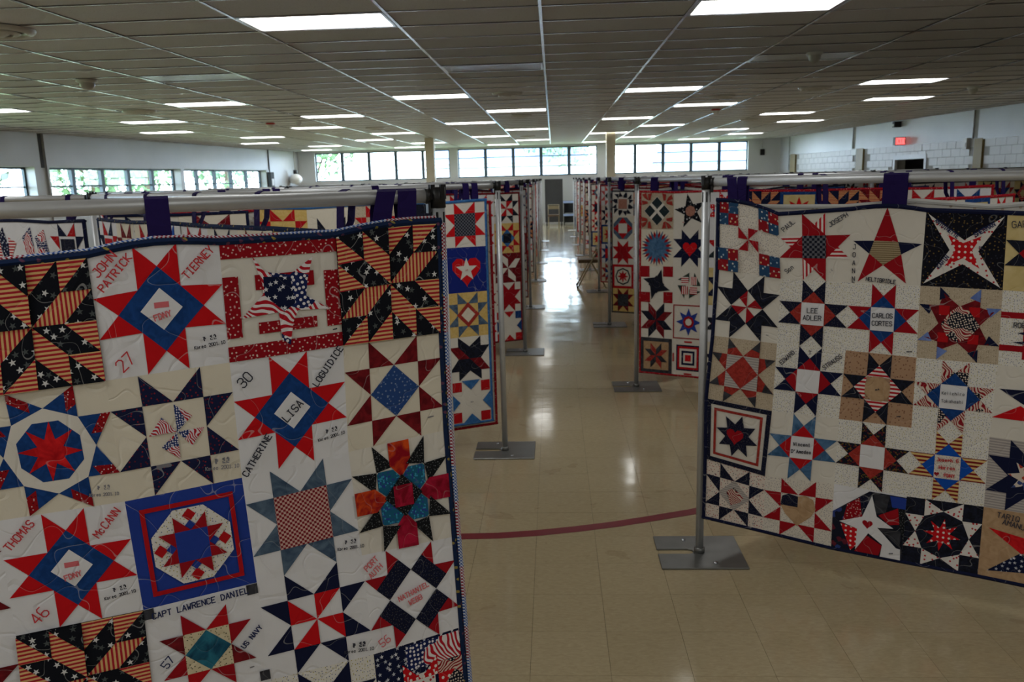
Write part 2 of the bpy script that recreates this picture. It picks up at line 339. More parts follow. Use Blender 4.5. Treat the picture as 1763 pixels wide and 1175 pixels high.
# right wall: block work below, panels above
A2, B2 = (RX(YF), YF), (RX(YB), YB); kR = math.hypot(B2[0]-A2[0], B2[1]-A2[1])/(YB-YF); sR = lambda y: (y-YF)*kR
wr_, MR, _ = wall('wall_right', A2, B2, 3.4, [(sR(22.75), sR(24.44), 0, 2.08)], 'mortar', .3, -1)
for y0, y1 in ((12, 20.4), (20.62, 27.05), (27.28, 32.85)):
    MB().box((sR(y0), -.03, 2.49), (sR(y1), 0, CZ)).obj('wall_panel', 'wallpanel', wr_)
MB().box((sR(32.95), -.03, 1.6), (sR(YB), 0, CZ)).obj('wall_panel', 'wallpanel', wr_)
bme = MB().box((.006, -.012, .006), (.40, 0, .194)).mesh('concrete_block', 'block')
PIL = [(20.15, 20.48), (26.42, 26.9), (32.2, 32.7)]
lo = MB()
for r in range(13):
    z = 2.485-.2*(r+1)
    y = 12+(r % 2)*.2
    while y < 33.6:
        hit = any(a-.02 < y+.4 and y < b+.02 for a, b in PIL+[(22.75, 24.44)] if not (a == 22.75 and z > 2.07))
        if not hit:
            if z > 1.6 and y > 17: link('concrete_block', bme, wr_, (sR(y), 0, z))
            else: lo.box((sR(y)+.006, -.012, z+.006), (sR(y)+.4, 0, z+.194))
        y += .406
stuff(lo.obj('lower_blocks', 'block', wr_))
for a, b in PIL: MB().box((sR(a), -.06, 0), (sR(b), .02, 2.485)).obj('pilaster', 'pilaster', wr_)
MB().box((sR(12), -.05, 2.46), (sR(33), -.0, 2.49)).obj('wall_ledge', 'wallpanel', wr_)
# doorway on right: dark room behind with a plant-like shadow
dw = struct(thing('door_1', 'x', 'x')); del dw['label']; del dw['category']
m = MB().box((sR(22.7), -.03, 2.08), (sR(24.5), .05, 2.2)); m.box((sR(24.4), -.03, 0), (sR(24.5), .05, 2.08)); m.box((sR(22.69), -.03, 0), (sR(22.79), .05, 2.08))
o = m.obj('door_frame', 'wallpanel', dw); o.matrix_world = MR
m = MB().box((sR(22.0), 1.2, 0), (sR(25), 1.25, 2.4)); m.box((sR(22), .3, 2.3), (sR(25), 1.25, 2.35)); m.box((sR(22), .3, 0), (sR(22.05), 1.25, 2.35)); m.box((sR(24.95), .3, 0), (sR(25), 1.25, 2.35))
o = m.obj('passage_recess', 'greypanel', dw); o.matrix_world = MR

def window(n, M, s0, s1, z0, z1, cols, rows, depth):
    fr = MB(); t_ = .05
    fr.box((s0, depth, z0), (s1, depth+.07, z0+t_)).box((s0, depth, z1-t_), (s1, depth+.07, z1)).box((s0, depth, z0), (s0+t_, depth+.07, z1)).box((s1-t_, depth, z0), (s1, depth+.07, z1))
    root = fr.obj('window_%d' % n, 'sash'); root.matrix_world = M; struct(root)
    cw = (s1-s0)/cols
    for i in range(1, cols): MB().box((s0+i*cw-.065, depth-.02, z0), (s0+i*cw+.065, depth+.07, z1)).obj('mullion', 'sash', root)
    for zz in rows: MB().box((s0, depth+.02, zz-.02), (s1, depth+.05, zz+.02)).obj('transom_bar', 'sash', root)
    MB().box((s0, .0-.03, z0-.04), (s1, depth+.1, z0)).obj('window_sill', 'wallwhite', root)
    zl = [z0]+list(rows)+[z1]
    for i in range(cols):
        for j in range(len(zl)-1):
            MB().box((s0+i*cw+.04, depth+.03, zl[j]+.01), (s0+(i+1)*cw-.04, depth+.034, zl[j+1]-.01)).obj('glass_pane', 'glass', root)
for i, (a, b) in enumerate(BW): window(i+1, MBk, a-bx0+.3, b-bx0+.3, ZW0, ZW1, 5, (2.32, 2.72), .12)
for i, (a, b) in enumerate(LWIN[1:]): window(i+4, ML, sL(a), sL(b), 1.45, 2.4, 5, (1.95,), .24)
window(7, ML, sL(6.8), sL(12.6), 1.45, 2.4, 5, (1.95,), .24)
for x in (-3.82, 1.79):
    struct(bevel(MB().box((x-.14, 25.86, 0), (x+.14, 26.14, CZ)).obj('pillar', 'pillar'), .012))

# ceiling: tiles, grid, fixtures
XC = -1.30; CW = 1.2192; RD = .635; YR = 6.745   # row 0 front edge
ceiling = struct(MB().box((-15, YF-.3, CZ+.30), (13, YB+.3, CZ+.42)).obj('ceiling', 'plenum'))
lit, off = {}, {}
for k in range(-2, 5):
    for m_ in range(-4, 5):
        c = -1+3*m_; r = 10*k
        if -8 <= c <= 7 and -12 < r*RD+YR < 33: lit[(c, r)] = 1
        c = 3*m_; r = 5+10*k
        if -8 <= c <= 7 and r*RD+YR < 33:
            (off if k == 0 else lit)[(c, r)] = 1
for q in [(c, r) for (c, r) in lit if c in (5, 8) and r <= 0]: off[q] = 1; lit.pop(q)
tile = MB().box((.012, .012, 0), (CW-.012, RD-.012, .016)).mesh('ceiling_tile', 'ceil')
single_c = 0; cf = MB(); ct = MB()
rows_ = range(int((YF-YR)/RD)-1, int((YB-YR)/RD)+1)
for r in rows_:
    y = YR+r*RD
    for c in range(-11, 10):
        x = XC+c*CW
        if x+CW < LX(y)-.1 or x > RX(y)+.1: continue
        ct.box((x+.012, y-.012, CZ-.002), (x+CW-.012, y+.012, CZ+.001)); ct.box((x+.012, y-.0015, CZ+.0), (x+CW-.012, y+.0015, CZ+.03))
        if (c, r) in lit or (c, r) in off: continue
        if 4.2 < y < 17 and abs(x+.5-(-.06*y)) < .70*y+1.5 and single_c < 298:
            o = link('ceiling_tile', tile, ceiling, (x, y, CZ+.003+rnd.random()*.004)); o.rotation_euler = (rnd.gauss(0, .0025), rnd.gauss(0, .0015), 0); single_c += 1
        else: cf.box((x+.012, y+.012, CZ+.003), (x+CW-.012, y+RD-.012, CZ+.018))
stuff(cf.obj('ceiling_tile_field', 'ceil', ceiling)); stuff(ct.obj('cross_tee', 'crosstee', ceiling))
rme = MB().box((-.013, YF, -.003), (.013, YB, .001)).box((-.002, YF, 0), (.002, YB, .04)).mesh('main_runner', 'tee')
for c in range(-11, 10): link('main_runner', rme, ceiling, (XC+c*CW, 0, CZ))
for s, Mw, L in ((-1, ML, 0), (1, MR, 0)): pass

def fixture(name, lens):
    t_ = link(name, None)
    m = MB(); a, b, w_ = CW-.02, RD-.02, .025
    m.box((.01, .01, -.004), (a, .01+w_, .07)).box((.01, b-w_, -.004), (a, b, .07)).box((.01, .01, -.004), (.01+w_, b, .07)).box((a-w_, .01, -.004), (a, b, .07)).box((.01, .01, .06), (a, b, .075))
    m.obj('light_frame', 'tee', t_)
    d = MB(); n = 8
    vs = [(.03+(a-.05)*i/n, .03+(b-.05)*j/4, .002) for j in range(5) for i in range(n+1)]
    d.add(vs, [(j*(n+1)+i, (j+1)*(n+1)+i, (j+1)*(n+1)+i+1, j*(n+1)+i+1) for j in range(4) for i in range(n)]); d.obj('diffuser', lens, t_)
    return t_
fl_on, fl_off = fixture('ceiling_light', 'lens'), fixture('ceiling_light', 'offlens')
first = {True: True, False: True}
rows_sorted = sorted({r for _, r in list(lit)+list(off) if r*RD+YR > 4})
for on, dct, proto in ((True, lit, fl_on), (False, off, fl_off)):
    for c, r in sorted(dct, key=lambda q: (q[1], q[0])):
        o = proto if first[on] else copy_tree(proto); first[on] = False
        o.location = (XC+c*CW, YR+r*RD, CZ)
        if r in rows_sorted:
            cols = sorted(cc for cc, rr in list(lit)+list(off) if rr == r)
            where = '%s row of lights ahead, %s from the left' % (ORD[min(9, rows_sorted.index(r))], ORD[cols.index(c)])
        else: where = 'overhead or behind, out of view'
        tag(o, ('glowing white fluorescent ceiling panel, ' if on else 'switched off grey ceiling light panel, ')+where, 'ceiling light', 'recessed ceiling lights' if on else 'switched off ceiling lights')

# ceiling vents, detectors
def round_vent(x, y, r, label):
    t_ = thing('ceiling_vent', label, 'vent', (x, y, CZ)); m = MB().lathe([(r, 0), (r*.97, -.02), (r*.8, -.035), (r*.74, -.02), (r*.74, 0)]); m.obj('outer_ring', 'ventgrey', t_)
    m = MB().lathe([(r*.62, -.03), (r*.5, -.05), (r*.42, -.03), (r*.6, -.025)]); m.obj('inner_ring', 'ventgrey', t_)
    m = MB().lathe([(r*.34, -.035), (r*.2, -.055), (.001, -.055)]); m.obj('core_cone', 'ventgrey', t_)
    m = MB().lathe([(r*.74, -.004), (.001, -.004)]); m.obj('dark_throat', 'slot', t_)
for x, y, r, l in ((-4.55, 6.85, .3, 'large round ceiling air vent at the top left corner of the room view'), (-7.06, 14.16, .28, 'round ceiling vent over the left side, left of a lit panel'), (-.69, 13.2, .24, 'round ceiling vent over the middle of the hall, just left of the aisle'), (4.23, 13.9, .26, 'round ceiling vent over the right side, left of two lit panels'), (-.64, 17.75, .22, 'small far round vent right behind a lit panel near the aisle'), (-4.3, 20.3, .24, 'small far round vent in front of the left half of the windows'), (-.77, 26.5, .24, 'farthest round vent near the middle windows'), (4.93, 21.4, .24, 'far round vent over the right aisle stands'), (2.96, 14.9, .22, 'round vent between the lit panels right of the aisle')):
    round_vent(x, y, r, l)
def detector(x, y, r, label, red=False):
    t_ = thing('smoke_detector', label, 'detector', (x, y, CZ))
    MB().lathe([(r, 0), (r, -.02), (r*.8, -.035)]).obj('mount_ring', 'redplastic' if red else 'whiteplastic', t_)
    MB().lathe([(r*.75, -.03), (r*.7, -.07), (r*.45, -.11), (.001, -.12)]).obj('sensor_dome', 'ventgrey' if not red else 'whiteplastic', t_)
for a in ((-5.63, 10.07, .12, 'white dome shaped detector on the left half of the ceiling'), (2.98, 9.86, .09, 'small white detector on the ceiling right of the aisle'), (7.1, 14.7, .1, 'small detector at the far right of the ceiling'), (-5.3, 17.4, .08, 'small detector beside a lit panel on the left'), (-6.03, 17.8, .1, 'red based alarm on the ceiling left of the aisle', True), (3.41, 17.8, .1, 'red based alarm under the lit panels right of the aisle', True), (1.9, 20.7, .08, 'tiny far detector right of the aisle')):
    detector(*a)

# ------------------------------------------------------------------ stroke lettering
GL = {'A': '00 26 40|12 32', 'B': '00 06 36 44 33 03|33 42 41 30 00', 'C': '45 36 16 05 01 10 30 41', 'D': '00 06 26 44 42 20 00', 'E': '46 06 00 40|03 33', 'F': '46 06 00|03 33', 'G': '45 36 16 05 01 10 30 41 43 23', 'H': '00 06|40 46|03 43', 'I': '20 26|16 36|10 30', 'J': '46 41 30 10 01|26 46', 'K': '00 06|46 03 40', 'L': '06 00 40', 'M': '00 06 23 46 40', 'N': '00 06 40 46', 'O': '16 36 45 41 30 10 01 05 16', 'P': '00 06 36 45 44 33 03', 'Q': '16 36 45 41 30 10 01 05 16|22 40', 'R': '00 06 36 45 44 33 03|23 40', 'S': '45 36 16 05 04 13 33 42 41 30 10 01', 'T': '06 46|26 20', 'U': '06 01 10 30 41 46', 'V': '06 20 46', 'W': '06 10 23 30 46', 'X': '00 46|06 40', 'Y': '06 23 46|23 20', 'Z': '06 46 00 40',
      '0': '16 36 45 41 30 10 01 05 16', '1': '15 26 20|10 30', '2': '05 16 36 45 44 00 40', '3': '05 16 36 45 44 33 42 41 30 10 01|13 33', '4': '30 36 02 42', '5': '46 06 03 33 42 41 30 10 01', '6': '36 16 05 01 10 30 41 42 33 13 02', '7': '06 46 10', '8': '13 04 16 36 44 33 13 01 10 30 41 33', '9': '42 33 13 04 16 36 44 41 30',
      'a': '34 14 03 01 10 30 31|34 30', 'c': '33 24 14 03 01 10 20 31', 'd': '36 30 10 01 03 14 34', 'e': '02 32 33 24 14 03 01 10 30', 'h': '06 00|03 14 24 33 30', 'i': '14 10|15 16', 'k': '06 00|34 02 30', 'l': '16 10', 'm': '00 04|03 14 23 20|23 34 43 40', 'n': '00 04|03 14 24 33 30', 'o': '14 24 33 31 20 10 01 03 14', 'p': '04 00|04 24 33 32 22 02', 'r': '04 00|03 14 24', 's': '33 24 14 03 12 22 31 20 10 01', 't': '16 10 20|04 24', 'u': '04 01 10 20 31|34 30', "'": '16 14', '.': '00 01', 'α': '15 35|24 34 33 23 24|12 32|45 42|43 53|20 30 31 21 20', 'β': '14 24 25 15 14|36 32|12 10 40', 'γ': '26 14|26 34|36 32|45 42|12 10 40', '~': '01 14 21 34 41', '^': '00 24 40 04 44'}
def strokes(txt, h, cx, cy, ang, gap=1.5):
    h *= .82; k = h/6; wd = len(txt)*(4+gap)-gap; ca, sa = math.cos(R_(ang)), math.sin(R_(ang)); out = []
    for i, ch in enumerate(txt):
        if ch not in GL: continue
        for st in GL[ch].split('|'):
            pl = []
            for q in st.split():
                u = (int(q[0])+i*(4+gap)-wd/2)*k*.86; v = (int(q[1])-3)*k
                pl.append((cx+u*ca-v*sa, cy-(u*sa+v*ca)))
            out.append(pl)
    return out
def ribbon(pl, w_):
    """polygons of a pen stroke"""
    out = []
    for a, b in zip(pl, pl[1:]):
        d = Vector((b[0]-a[0], b[1]-a[1])); L = d.length
        if L < 1e-6: continue
        d /= L; n = Vector((-d.y, d.x))*w_/2; e = d*w_*.3
        A = Vector(a)-e; B = Vector(b)+e
        out.append([tuple(A+n), tuple(B+n), tuple(B-n), tuple(A-n)])
    return out

# ------------------------------------------------------------------ quilt block designs: (part name, fabric, polygon, print angle)
def rot(p, k):
    for _ in range(k % 4): p = [(1-y, x) for x, y in p]
    return p
def cyc(f, k): return f if isinstance(f, str) else f[k % len(f)]
def rect(x0, y0, x1, y1): return [(x0, y0), (x1, y0), (x1, y1), (x0, y1)]
def diam(r, cx=.5, cy=.5): return [(cx, cy-r), (cx+r, cy), (cx, cy+r), (cx-r, cy)]
def ngon(n, r, a0=0, cx=.5, cy=.5): return [(cx+r*math.sin(a0+2*math.pi*i/n), cy-r*math.cos(a0+2*math.pi*i/n)) for i in range(n)]
def starp(n, R, r, a0=0, cx=.5, cy=.5): return [(cx+(R if i % 2 == 0 else r)*math.sin(a0+math.pi*i/n), cy-(R if i % 2 == 0 else r)*math.cos(a0+math.pi*i/n)) for i in range(2*n)]
def heart(s, cx=.5, cy=.5):
    pl = []
    for i in range(18):
        t_ = 2*math.pi*i/18; pl.append((cx+s*.062*16*math.sin(t_)**3/1.0, cy-s*.062*(13*math.cos(t_)-5*math.cos(2*t_)-2*math.cos(3*t_)-math.cos(4*t_))))
    return pl
def saw(f, a=.25):
    out = []
    for k in range(4):
        out.append(('star_point', cyc(f, 2*k), rot([(a, 0), (.5, a), (a, a)], k), 0)); out.append(('star_point', cyc(f, 2*k+1), rot([(1-a, 0), (1-a, a), (.5, a)], k), 0))
    return out
def ohio(pt, inner, a=1/3):
    out = []
    for k in range(4):
        out.append(('star_point', cyc(pt, 2*k), rot([(a, 0), (.5, a/2), (a, a)], k), 0)); out.append(('star_point', cyc(pt, 2*k+1), rot([(1-a, 0), (1-a, a), (.5, a/2)], k), 0))
        if inner: out.append(('inner_triangle', inner, rot([(a, a), (.5, a/2), (1-a, a)], k), 0))
    return out
def pinwheel(f, r0=.25):
    a, b = .5-r0, .5
    return [('pinwheel_blade', cyc(f, k), rot([(.5, .5), (.5, a), (1-a, a)], k), 0) for k in range(4)]
def C(f, r): return [('center_square', f, rect(.5-r, .5-r, .5+r, .5+r), 0)]
def D(f, r): return [('center_diamond', f, diam(r), 0)]
def lemoyne(f, a=.29):
    out = []
    for k in range(4):
        out.append(('star_point', cyc(f, 2*k), rot([(.5, .5), (.5, a), (a, 0), (a, a)], k), 0)); out.append(('star_point', cyc(f, 2*k+1), rot([(.5, .5), (1-a, a), (1-a, 0), (.5, a)], k), 0))
    return out
def kaleido(s, d):
    out = []
    for k in range(4):
        for f, p, n, an in ((s, [(.5, .5), (.75, .25), (1, .25), (.75, .5)], 'blade', 45), (d, [(.5, .5), (.5, .25), (.75, 0), (.75, .25)], 'blade', 0), (s, [(.5, 0), (.75, 0), (.5, .25)], 'edge_triangle', 0), (s, [(.75, 0), (1, 0), (.75, .25)], 'edge_triangle', 0), (d, [(1, 0), (1, .25), (.75, .25)], 'edge_triangle', 0), (d, [(1, .25), (1, .5), (.75, .5)], 'edge_triangle', 0)):
            out.append((n, f, rot(p, k), an+45+90*k if n == 'blade' else 90*k+90*(k % 2)))
    return out
def dstar(red, blue, white): return ohio(red, None)+[('diamond_ring', blue, diam(1/3), 0), ('center_diamond', white, diam(.165), 0)]
def frame(f, o, w_): return [('frame_strip', f, rect(o, o, 1-o, o+w_), 0), ('frame_strip', f, rect(o, 1-o-w_, 1-o, 1-o), 0), ('frame_strip', f, rect(o, o+w_, o+w_, 1-o-w_), 90), ('frame_strip', f, rect(1-o-w_, o+w_, 1-o, 1-o-w_), 90)]
def octa(r, a0=0): return ngon(8, r, a0)
def blk(bg, *pp, t=(), ang=0): return dict(bg=bg, p=[q for p in pp for q in p], t=list(t), ang=ang)
def scr(cx, cy, ang=-5, n=4, h=.022, f='ink'): return [('α βγ', h*2.1, cx, cy-.035, -ang, f), ('Korea 2001.10', h*1.4, cx, cy+.025, -ang, f)]

def b_octagon(bg='cream', out='blue', tip='bandana', ring='ivory', core='blue', st='redbatik'):
    R = .35; V = [(.5+R*math.sin(i*math.pi/4), .5-R*math.cos(i*math.pi/4)) for i in range(8)]
    tips = [(.75, 0), (1, .25), (1, .75), (.75, 1), (.25, 1), (0, .75), (0, .25), (.25, 0)]; p = []
    for i in range(8):
        a, b, c = V[i], V[(i+1) % 8], tips[i]
        p.append(('star_point', out, [a, c, b], 0))
        if tip:
            L = lambda q, s, f: (q[0]+(s[0]-q[0])*f, q[1]+(s[1]-q[1])*f); m_ = (a[0]*.35+b[0]*.65, a[1]*.35+b[1]*.65)
            p.append(('tip_diamond', tip, [c, L(c, b, .6), L(c, m_, .93), L(c, a, .30)], 0))
    return p+[('ring_octagon', ring, octa(R), 0), ('core_octagon', core, octa(R*.74, .39), 0), ('eight_point_star', st, starp(8, R*.7, R*.3, .1), 0)]
MAZE = [('bar', 'burgdot', rect(0, 0, 1, .13), 0), ('bar', 'burgdot', rect(0, .87, 1, 1), 0), ('bar', 'burgdot', rect(0, .28, .13, .80), 0), ('bar', 'burgdot', rect(.87, .29, 1, .80), 0), ('bar', 'burgdot', rect(.27, .28, .78, .41), 0), ('bar', 'burgdot', rect(.27, .69, .78, .79), 0),
        ('flag_star', 'flag', [(.26, .12), (.36, .26), (.57, .30), (.78, .16), (.72, .36), (.70, .5), (.90, .64), (.62, .62), (.57, .72), (.53, .92), (.46, .86), (.45, .62), (.13, .64), (.33, .45), (.33, .36)], 25), ('star_canton', 'navyflagstar', [(.34, .30), (.57, .32), (.6, .55), (.5, .62), (.34, .46)], 0)]
TEALB = []
for k in range(4):
    TEALB += [('petal', 'teal', rot([(.27, .25), (.42, .25), (.5, .34), (.34, .5), (.25, .42), (.25, .27)], k), 0), ('dark_tip', 'blackfleck', rot([(.23, 0), (.44, .22), (.25, .25)], k), 0), ('dark_tip', 'blackfleck', rot([(0, .23), (.25, .25), (.22, .44)], k), 0), ('bar', 'orange' if k in (0, 3) else 'magenta', rot([(.39, 0), (.61, 0), (.61, .21), (.5, .33), (.39, .21)], k), 0)]
TEALB += [('dark_diamond', 'blackfleck', diam(.2), 0), ('center_square', 'magenta', rect(.4, .4, .6, .6), 0)]
NATH = []
for k in range(4):
    NATH += [('star_point', 'darkred', rot([(.25, 0), (.37, .11), (.245, .235)], k), 0), ('star_point', 'darkred', rot([(0, .25), (.235, .245), (.11, .37)], k), 0), ('bar', 'navydot', rot([(.37, .11), (.5, .24), (.24, .5), (.11, .37)], k), 0)]
SQ8 = [('frame_strip', 'red', rect(.10, .10, .90, .14), 0), ('frame_strip', 'red', rect(.10, .86, .90, .90), 0), ('frame_strip', 'red', rect(.10, .14, .14, .86), 0), ('frame_strip', 'red', rect(.86, .14, .90, .86), 0), ('octagon', 'speck', [(.5-.13, .16), (.5+.13, .16), (.84, .37), (.84, .63), (.63, .84), (.37, .84), (.16, .63), (.16, .37)], 0)]
for k in range(4): SQ8 += [('small_square', 'red', rot([(.5, .165), (.56, .225), (.5, .285), (.44, .225)], k), 0), ('small_square', 'royal', rot([(.5, .27), (.56, .33), (.5, .39), (.44, .33)], k), 0)]
_s = [( 'star_point', f, [(.5+(x-.5)*.56, .5+(y-.5)*.56) for x, y in p], a) for n, f, p, a in saw('darkred')]
SQ8 += _s+[('center_square', 'royal', rect(.36, .36, .64, .64), 0)]
KS = ('flagstripe', 'navystar')
LB = {}   # left near quilt, (col,row); col 0 is the leftmost whole one in view
LB[0, 0] = blk('navystar', kaleido(*KS)); LB[3, 0] = blk('navystar', kaleido(*KS)); LB[0, 4] = blk('navystar', kaleido(*KS))
fd = lambda ch=True: [('center_smear', 'inkpink', rect(.445, .445, .56, .49), 0)] if ch else []
LB[1, 0] = blk('white', dstar('brightred', 'blue', 'white'), fd(), t=[('JOHN', .085, .115, .085, 40, 'inkred'), ('PATRICK', .074, .185, .165, 42, 'inkred'), ('TIERNEY', .074, .82, .15, 45, 'inkred'), ('27', .12, .17, .87, 38, 'inkred'), ('FDNY', .055, .50, .55, 12, 'inkpink')]+scr(.85, .80))
LB[2, 0] = blk('ivory', MAZE, t=[('~~~', .02, .93, .83, 8, 'ink')])
LB[0, 1] = blk('cream', b_octagon(), t=scr(.85, .88, 5, 3, .02, 'inkpale'))
LB[1, 1] = blk('cream', saw('navyrose'), [('pinwheel_blade', 'flagfine', rot([(.5, .5), (.5, .27), (.64, .39)], k), 0) for k in range(4)], t=scr(.84, .84, 5, 3, .025, 'inkpale'))
LB[2, 1] = blk('white', dstar('brightred', 'blue', 'white'), t=[('30', .105, .11, .16, 40, 'ink'), ('LOGUIDICE', .07, .845, .16, 50, 'ink'), ('LISA', .085, .50, .50, 40, 'ink'), ('CATHERINE', .07, .15, .825, 51, 'ink')]+scr(.84, .78))
LB[3, 1] = blk('cream', saw('maroon'), D('bluefloral', .25), t=[('~~~~~', .02, .85, .82, 3, 'inkpale')])
LB[0, 2] = blk('white', dstar('brightred', 'blue', 'white'), fd(), t=[('THOMAS', .078, .15, .14, 42, 'inkred'), ('McCANN', .078, .83, .15, 45, 'inkred'), ('46', .12, .20, .85, 40, 'inkred'), ('FDNY', .055, .50, .56, 10, 'inkpink')]+scr(.84, .78))
LB[1, 2] = blk('royal', SQ8)
LB[2, 2] = blk('white', saw('slate'), C('rwbprint', .25), t=scr(.9, .86, 6, 4, .022))
LB[3, 2] = blk('ivory', TEALB)
LB[0, 3] = LB[0, 2]
LB[0, 3] = LB[0, 4]
LB[1, 3] = blk('white', [('corner_square', 'charcoal', rect(0, 0, .085, .10), 0), ('corner_square', 'charcoal', rect(.9, 0, 1, .10), 0), ('corner_square', 'charcoal', rect(0, .9, .085, 1), 0), ('corner_square', 'charcoal', rect(.91, .88, 1, .98), 0)], [(n, f, [(.5+(x-.5)*.8, .53+(y-.5)*.8) for x, y in p], a) for n, f, p, a in saw(['darkred', 'red', 'darkred', 'maroon'])+C('creamprint', .25)+D('tealbatik', .25)], t=[('CAPT LAWRENCE DANIEL', .066, .49, .052, 2, 'inkblue'), ('US NAVY', .056, .885, .50, 42, 'inkblue'), ('57', .09, .15, .545, 45, 'inkblue'), ('~~~', .02, .85, .80, 5, 'inkpale')])
LB[2, 3] = blk('white', saw('navy'), pinwheel('brightred'), t=scr(.86, .88, 6, 3, .025))
LB[3, 3] = blk('white', NATH, t=[('PORT', .066, .08, .085, 35, 'inkpink'), ('AUTH', .066, .115, .165, 35, 'inkpink'), ('NATHANIEL', .062, .50, .46, 14, 'inkpink'), ('WEBB', .062, .51, .55, 14, 'inkpink'), ('56', .10, .13, .88, 25, 'inkpink')])
LB[2, 4] = blk('speck', saw('navy'), pinwheel('navy'))
LB[3, 4] = blk('navyflagstar', [('flag_band', 'flag', rect(.35, .02, .98, .28), 0), ('flag_band', 'darkflag', rect(.7, .28, 1, .98), 90)], [(n, 'reddot', [(.5+(x-.5)*.8, .6+(y-.5)*.8) for x, y in p], a) for n, f, p, a in saw('reddot')], C('reddotwhite', .16))
LB[1, 4] = blk('white', saw('red'), C('blue', .25)); 
# right near quilt
RB = {}
def fourcorner(r, b, n='patch_square'):
    out = []
    for k in range(4):
        for i in range(2):
            for j in range(2):
                out.append((n, r if (i+j) % 2 == 0 else b, rot(rect(i*.165, j*.165, i*.165+.165, j*.165+.165), k), 0))
    return out
X4 = [('outer_star', 'reddotwhite', [(.03, .03), (.5, .36), (.97, .03), (.68, .5), (.97, .97), (.5, .68), (.03, .97), (.33, .5)], 0), ('inner_star', 'reddot', [(.29, .29), (.49, .4), (.71, .3), (.6, .5), (.71, .73), (.5, .6), (.28, .72), (.4, .5)], 0)]
RB[0, 0] = blk('specklite', fourcorner('reddkdot', 'bluedot'), [('pinwheel_blade', 'darkred', rot([(.5, .5), (.335, .335), (.335, .5)], k), 0) for k in range(4)])
P1 = []
for k in range(4): P1 += [('star_point', 'darkred', rot([(1/3, 0), (2/3, 1/3), (1/3, 1/3)], k), 0), ('striped_point', 'redstripe', rot([(2/3, 0), (2/3, 1/3), (.5, 1/6)], k), 90*(k+1))]
RB[1, 0] = blk('ivory', P1, C('navycheck', 1/6), t=[('PAUL', .085, .14, .17, 40, 'ink'), ('JOSEPH', .075, .83, .12, 30, 'ink'), ('Son', .08, .14, .84, 40, 'ink'), ('.c', .05, .74, .83, 40, 'inkpale')])
V5 = [(.49, .0), (.66, .44), (.98, .44), (.71, .6), (.80, .98), (.47, .75), (.12, .98), (.27, .6), (.04, .42), (.33, .43)]
RB[2, 0] = blk('ivory', [('star_point', 'darkred', [V5[0], V5[1], V5[9]], 0), ('star_point', 'navy', [V5[1], V5[2], V5[3]], 0), ('star_point', 'darkred', [V5[3], V5[4], V5[5]], 0), ('star_point', 'darkred', [V5[5], V5[6], V5[7]], 0), ('star_point', 'navy', [V5[7], V5[8], V5[9]], 0), ('center_pentagon', 'tanstripe', [V5[1], V5[3], V5[5], V5[7], V5[9]], 0)], t=[(c, .075, .06, .5+.11*i, 0, 'ink') for i, c in enumerate('JOANN')]+[('L', .07, .06, 1.02-.06, 0, 'ink'), ('HELTIBRIDLE', .06, .45, .95, -4, 'ink')])
RB[3, 0] = blk('blackgold', X4, t=[('ANTOINETTE', .058, .275, .215, -36, 'inkblue'), ('SHERMAN', .064, .735, .21, 35, 'inkblue'), ('KARIN', .062, .255, .66, 55, 'inkblue'), ('M', .05, .70, .45, 0, 'inkblue')])
RB[4, 0] = blk('yellow', ohio('navyblack', 'darkred'), t=[('GARY', .10, .18, .12, 6, 'ink')])
A1 = []
for k in range(4): A1 += [('arrow_point', 'navyblack', rot([(.25, 0), (.5, .25), (.25, .5), (0, .25), (.25, .25)], k), 0)]
RB[0, 1] = blk('ivory', A1, [('pinwheel_blade', 'darkred', rot([(.5, .5), (.5, .25), (.375, .375)], k), 0) for k in range(4)], t=[('~~~', .02, .85, .88, 0, 'inkpale')])
def txo(bg, pt, inner, lines, f='ink', ctr='white', h=.065):
    n = len(lines); return blk(bg, ohio(pt, inner), C(ctr, 1/6), t=[(l, h, .5, .5+(i-(n-1)/2)*.11, 2, f) for i, l in enumerate(lines)])
RB[1, 1] = txo('speck', 'navydot', 'brick', ['LEE', 'ADLER'], h=.085)
RB[2, 1] = txo('speck', 'darkred', 'blue', ['CARLOS', 'CORTES'], h=.076); RB[2, 1]['t'] += [('~~~~', .03, .9, .92, 5, 'ink')]
S31 = []
for k in range(4): S31 += [('star_point', 'navy' if k % 2 == 0 else 'paleblue', rot([(.25, 0), (.375, .125), (.25, .18)], k), 0), ('star_point', 'maroon', rot([(.3, .08), (.5, .25), (.25, .25)], k), 0), ('star_point', 'paleblue' if k % 2 == 0 else 'navy', rot([(.75, 0), (.75, .18), (.62, .13)], k), 0), ('star_point', 'maroon', rot([(.75, .12), (.75, .25), (.5, .25)], k), 0)]
RB[3, 1] = blk('specktan', S31, C('maroon', .25), [('corner_square', 'red', rot(rect(.25, .25, .38, .38), k), 0) for k in range(4)], [('flag_swirl', 'darkflag', [(.28, .5), (.4, .32), (.5, .24), (.62, .3), (.76, .5), (.62, .68), (.5, .74), (.36, .66)], 20)])
RB[4, 1] = blk('speck', [('cross_bar', 'darkred', rect(.0, .28, .62, .36), 0), ('cross_bar', 'darkred', rect(.0, .72, .62, .8), 0), ('cross_bar', 'darkred', rect(.28, .0, .36, .9), 0)], [('star_point', 'navy', p, 0) for p in ([(.2, .55), (.5, .5), (.5, .62)], [(.15, .68), (.5, .62), (.5, .72)])], t=[('ROBERT', .075, .30, .44, 2, 'ink')])
RB[0, 2] = blk('specktan', saw('brick'), [('dark_tip', 'charcoal', rot([(.25, 0), (.38, .13), (.25, .17)], k), 0) for k in range(4)]+[('dark_tip', 'charcoal', rot([(.75, 0), (.75, .17), (.62, .13)], k), 0) for k in range(4)], C('greystripe', .25), D('brick', .25))
